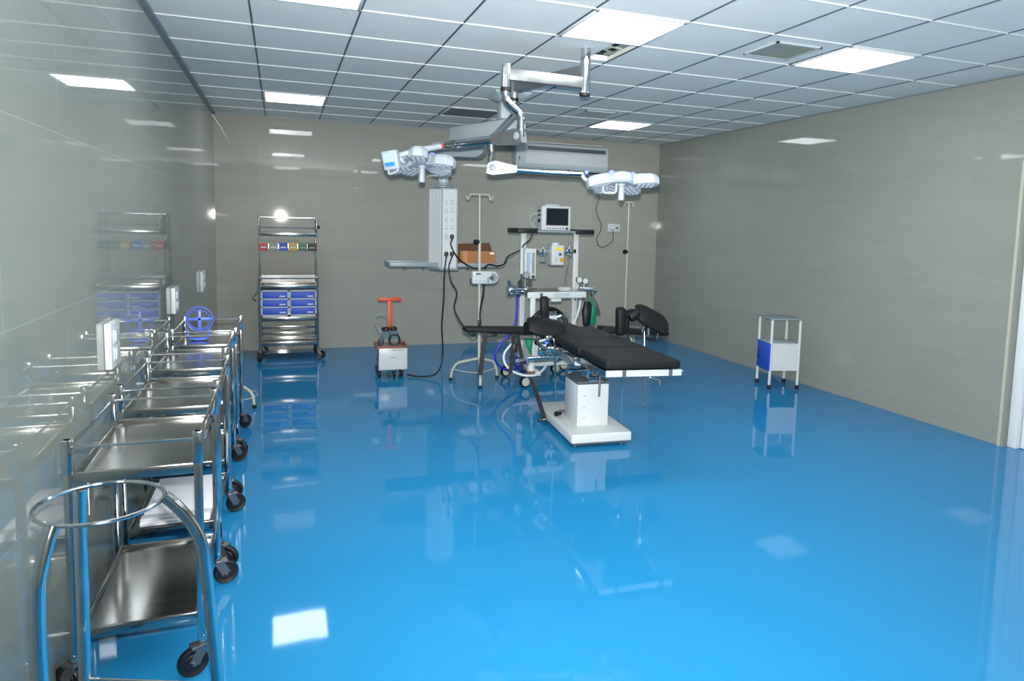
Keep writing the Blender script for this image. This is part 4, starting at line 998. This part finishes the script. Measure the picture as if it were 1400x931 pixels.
# base, column, mechanism
inv = WM[t.name].inverted()
def lw(x, y, z): return inv @ Vector((x, y, z))
bc = inv @ Vector((2.905, 4.935, 0))
g = G(); g.box((bc.x, bc.y, .066), (.462, .95, .068), bev=.010, seg=3); g.build('base_plate', 'white', t)
g = G(); g.box((bc.x, bc.y, .026), (.43, .92, .016)); g.build('base_skirt', 'grey_d', t)
for a_ in (-.18, .18):
    for b_ in (-.4, .4): G().cyl((bc.x + a_, bc.y + b_, 0), (bc.x + a_, bc.y + b_, .03), .024, n=14).build('levelling_foot', 'steel_d', t)
cc = inv @ Vector((2.895, 4.82, 0)); cw, cl = .245, .31
zc0, zc1 = .098, .415
g = G(); g.box((cc.x, cc.y, (zc0 + zc1) / 2), (cw, cl, zc1 - zc0), bev=.006); g.build('column', 'white', t)
g = G(); g.box((cc.x, cc.y, zc1 + .010), (cw + .006, cl + .006, .022), bev=.004); g.build('column_top', 'grey_d', t)
g = G()
for z in (.16, .24, .33): g.box((cc.x - .07, cc.y - cl / 2 - .001, z), (.02, .004, .004)); 
g.build('panel_screws', 'grey', t)
g = G(); g.cyl((cc.x, cc.y + .02, zc1 + .02), (cc.x, cc.y + .02, .60), .055, n=24); g.build('lift_piston', 'chrome', t)
g = G(); g.box((cc.x, cc.y, .615), (.20, .34, .07), bev=.01); g.box((cc.x, cc.y - .02, .655), (.40, .10, .03), bev=.006); g.box((cc.x, cc.y + .15, .655), (.40, .06, .03), bev=.006); g.build('saddle', 'steel_d', t)
g = G(); g.box((cc.x + .0, cc.y - .12, .455), (.10, .10, .035), bev=.006); g.box((cc.x - .02, cc.y - .10, .50), (.05, .05, .10), bev=.006); g.cyl((cc.x - .05, cc.y - .17, .450), (cc.x + .06, cc.y - .17, .450), .012, n=12); g.cyl((cc.x - .18, cc.y - .06, .50), (cc.x - .03, cc.y - .06, .505), .018, n=14); g.build('tilt_mechanism', 'chrome', t)
g = G(); g.cyl((cc.x + .035, cc.y - .19, .52), (cc.x + .028, cc.y - .20, .33), .008, n=10); g.build('tilt_lever', 'steel_d', t)
g = G(); g.box((cc.x + .06, cc.y - .16, .54), (.08, .05, .06), bev=.006); g.build('gear_box', 'blue_d', t)
# small crank and long hanging rod under the leg section
a_ = inv @ at(881, 516, 4.05); b_ = inv @ at(881.5, 553, 4.05)
g = G(); g.cyl(Vector((a_.x, a_.y, q(a_.y, a_.x, -.09).z)), b_, .007, n=10); g.ball(b_, .010); g.build('hanging_rod', 'steel_d', t)
k = inv @ at(887, 515, 4.0)
g = G(); g.tube(rnd([Vector((k.x - .02, k.y, k.z + .02)), Vector((k.x, k.y - .02, k.z)), Vector((k.x + .055, k.y - .04, k.z - .012)), Vector((k.x + .05, k.y - .05, k.z - .05))], .01), .007, 8); g.build('crank_handle', 'chrome', t)
# gear shaft, clamp post and crank cluster at the left of the seat
L_ = lambda x, y, Y: inv @ at(x, y, Y)
g = G(); g.cyl(L_(722, 490, 5.1), L_(775, 486, 4.95), .014, n=12); g.cyl(L_(705, 494, 5.2), L_(716, 491, 5.2), .016, n=12)
for x, y, Y in ((752, 478, 5.0), (765, 482, 5.0), (772, 478, 4.95), (740, 480, 5.05)): g.box(L_(x, y, Y), (.045, .05, .06), bev=.006)
for x, y, Y in ((745, 472, 4.95), (760, 488, 5.0), (781, 490, 4.9)): g.lathe([(0, -.02), (.022, -.02), (.024, 0), (.018, .02), (0, .02)], L_(x, y, Y), 14, (1, -.4, .2))
g.build('gear_linkage', 'chrome', t)
g = G(); p_ = L_(790, 491, 4.86); g.box(p_, (.07, .08, .09), bev=.008); g.build('hinge_block', 'white', t)
# foot pump lever at the base left
g = G(); g.bar(L_(727.5, 519, 5.45), L_(744, 571, 5.12), .034, .016, bev=.004); o = g.build('foot_lever', 'drk', t)
g = G(); g.tube([L_(736, 575, 5.05), L_(752, 573, 5.12)], .012, 10); g.box(L_(742, 574, 5.08), (.05, .03, .02), bev=.004); g.build('pedal', 'steel', o)
g = G(); p_ = L_(762, 566, 4.95); g.tube([p_ + Vector((.03, .02, -.0)), p_ + Vector((-.02, -.035, .012))], [.016, .02], 14); g.build('brake_pedal', 'black', t)
g = G(); g.box(L_(769, 562, 5.0), (.05, .03, .02), bev=.004); g.build('pedal_bracket', 'grey_d', t)
# arm boards
def board(a, b, w_, th, nm='arm_board'):
    a, b = inv @ Vector(a), inv @ Vector(b); d = (b - a); L = d.length; d.normalize(); x = d.cross(Z3).normalized(); z = x.cross(d)
    g = G(); g.box((0, 0, 0), (w_, L, th), bev=.02, seg=4)
    for v in g.bm.verts:
        f = (v.co.y / L + .5)
        s = 1 - .45 * max(0, (f - .78) / .22) ** 1.5
        v.co = a + d * (v.co.y + L / 2) + x * v.co.x * s + z * (v.co.z * (1 - .4 * max(0, (f - .8) / .2)))
    return g.build(nm, 'blackp', t)
aL0, aL1 = at(728, 452, 5.42), at(634, 449.5, 5.38)
ob = board(aL0, aL1, .15, .060)
aR0, aR1 = at(819, 450, 5.46), at(912.5, 455.5, 5.40)
ob2 = board(aR0, aR1, .15, .060)
for o_, a_, s in ((ob, aL0, -1), (ob2, aR0, 1)):
    p_ = inv @ Vector(a_); g = G(); g.bar(Vector((s * (HWd + .01), p_.y, q(p_.y, s * HWd, -.09).z)), p_ + Vector((s * .12, 0, -.045)), .05, .016); g.build('board_bracket', 'steel_d', o_)
def strap(px, Y, w_=.036, par=ob, m_='black'):
    P = [inv @ at(x, y, Y) for x, y in px]; P = sm(P, 5); g = G()
    for a, b in zip(P, P[1:]): g.bar(a, b + (b - a) * .1, .005, w_, (1, 0, 0)) if False else g.bar(a, b + (b - a) * .1, w_, .005, (0, -1, 0))
    g.build('hanging_strap', m_, par)
strap([(664, 456), (662, 470), (659.5, 485), (658, 500), (656, 512)], 5.33)
strap([(703, 456), (702, 470), (700.5, 485), (700, 497), (697, 509)], 5.33)
strap([(707.5, 456), (710, 470), (712.5, 485), (713.5, 496), (714, 506)], 5.36, .030)
G().box(L_(704, 476, 5.34), (.04, .03, .07), bev=.006).build('strap_buckle', 'black', ob)
G().box(L_(672, 458, 5.34), (.09, .03, .022), bev=.006).build('board_catch', 'black', ob)
# leg supports: curved gutter pads on posts
def gutter(c, du, wv, L, W, tilt, name='knee_support'):
    """curved leg rest: c centre, du long direction, W across, concave upward"""
    du = Vector(du).normalized(); x = Vector(wv).normalized(); z = x.cross(du)
    if z.z < 0: z = -z
    g = G(); n = 10; m_ = 9; th = .055
    top, bot = [], []
    for i in range(n + 1):
        f = i / n - .5; rowt, rowb = [], []
        e = 1 - .32 * abs(2 * f) ** 4
        for j in range(m_):
            s = (j / (m_ - 1) - .5) * 2
            zz = -.028 * s * s
            p = c + du * f * L + x * s * W / 2 * e + z * zz
            nn = (z + x * s * .3).normalized()
            ed = 1 - .5 * max(abs(s) ** 6, abs(2 * f) ** 8)
            rowt.append(g.bm.verts.new(p + nn * th / 2 * ed)); rowb.append(g.bm.verts.new(p - nn * th / 2 * ed))
        top.append(rowt); bot.append(rowb)
    for i in range(n):
        for j in range(m_ - 1):
            g.bm.faces.new((top[i][j], top[i][j + 1], top[i + 1][j + 1], top[i + 1][j])); g.bm.faces.new((bot[i][j], bot[i + 1][j], bot[i + 1][j + 1], bot[i][j + 1]))
    for j in range(m_ - 1):
        g.bm.faces.new((top[0][j], bot[0][j], bot[0][j + 1], top[0][j + 1])); g.bm.faces.new((top[n][j], top[n][j + 1], bot[n][j + 1], bot[n][j]))
    for i in range(n):
        g.bm.faces.new((top[i][0], top[i + 1][0], bot[i + 1][0], bot[i][0])); g.bm.faces.new((top[i][-1], bot[i][-1], bot[i + 1][-1], top[i + 1][-1]))
    return g.build(name, 'blackp', t)
def seat_dir(a, b): return (inv.to_3x3() @ (Vector(b) - Vector(a)))
# left: pad over the left edge
c = L_(748, 445, 4.95)
gl = gutter(c, seat_dir(at(722, 440, 4.95), at(778, 449, 4.95)), (0.1, .8, .55), .30, .19, 0)
g = G(); a0 = L_(748, 456, 4.92); g.cyl(a0, L_(747, 470, 4.92), .016, n=14); g.build('clamp', 'blue_p', gl)
g = G(); p0 = L_(757, 462, 4.80); p1 = L_(759, 475, 4.80); p2 = L_(758.5, 548, 4.80); g.tube(rnd([L_(748, 466, 4.88), p0, p1, p2], .03), .008, 10); g.build('support_post', 'steel', gl)
g = G(); p_ = L_(750, 462, 4.9); g.box(p_, (.05, .05, .04), bev=.006); g.lathe([(0, -.03), (.012, -.03), (.014, .02), (0, .025)], L_(742, 466, 4.88), 12, (1, 0, .2)); g.box(L_(752, 478, 4.85), (.04, .04, .05), bev=.006); g.build('rail_clamp', 'chrome', gl)
def upright(px, Y, w_, d_, rz=0., name='side_support', par=None):
    (x0, y0), (x1, y1) = px; a, b = inv @ at(x0, y0, Y), inv @ at(x1, y1, Y); h = (a - b).length; ax = (a - b).normalized()
    g = G(); g.box((0, 0, 0), (w_, d_, h), bev=min(w_, d_) * .42, seg=4)
    R = Vector((0, 0, 1)).rotation_difference(ax).to_matrix() @ Matrix.Rotation(rz, 3, 'Z')
    for v in g.bm.verts: v.co = (a + b) / 2 + R @ (v.co + Vector((0, -.02 * (1 - (2 * v.co.z / h) ** 2), 0)))
    return g.build(name, 'blackp', par or t)
upright(((743.5, 405), (744.5, 438)), 5.15, .07, .05)
g = G(); g.lathe([(0, -.03), (.05, -.03), (.055, 0), (.05, .03), (0, .03)], L_(724, 448, 5.1), 18, (1, .2, .1)); g.build('pad_joint', 'blackp', gl)
# right: upright support and gutter pad on a tall post
up = upright(((848, 419.5), (847.5, 459)), 4.98, .085, .075, .3)
upw = upright(((856, 424), (853, 457)), 5.02, .05, .06, .5, 'side_cushion', up)
g = G(); g.tube(sm([L_(856, 452, 5.02), L_(859, 460, 5.02), L_(857, 468, 5.05)], 5), .010, 8); g.build('support_arm', 'drk', up)
c = L_(893, 434, 4.92)
gr = gutter(c, seat_dir(at(872, 423, 4.92), at(915, 445, 4.92)), (0.15, .75, .6), .29, .22, 0)
g = G(); g.lathe([(0, -.05), (.04, -.05), (.045, -.03), (.045, .03), (.04, .05), (0, .05)], L_(868, 430, 4.95), 18, (1, -.1, .5)); g.build('pad_joint', 'blackp', gr)
g = G(); g.lathe([(0, -.04), (.03, -.04), (.034, 0), (.03, .04), (0, .04)], L_(860, 429, 5.0), 16, (1, 0, .4)); g.build('pad_joint', 'blackp', gr)
g = G(); g.tube(rnd([L_(886, 444, 4.92), L_(881, 452, 4.9), L_(881, 482, 4.88), L_(868, 492, 4.85)], .02), .0085, 10); g.build('support_post', 'steel', gr)
g = G(); g.cyl(L_(885, 448, 4.88), L_(884.5, 458, 4.88), .019, n=16); g.build('clamp', 'chrome', gr)
g = G(); g.tube(sm([L_(882, 443, 4.92), L_(878, 455, 4.92), L_(884, 462, 4.92), L_(895, 465, 4.92), L_(899, 458, 4.92), L_(899, 448, 4.92)], 6), .011, 8); g.build('leg_strap', 'black', gr)
g = G(); z_ = q(1.1, HWd, -.09).z; e_ = L_(868, 492, 4.85); g.tube([e_, Vector((HWd + .02, e_.y + .02, q(e_.y, HWd, -.09).z))], .0085, 10); g.box((HWd + .03, e_.y + .02, q(e_.y, HWd, -.09).z), (.04, .05, .05), bev=.006); g.build('rail_clamp', 'chrome', gr)
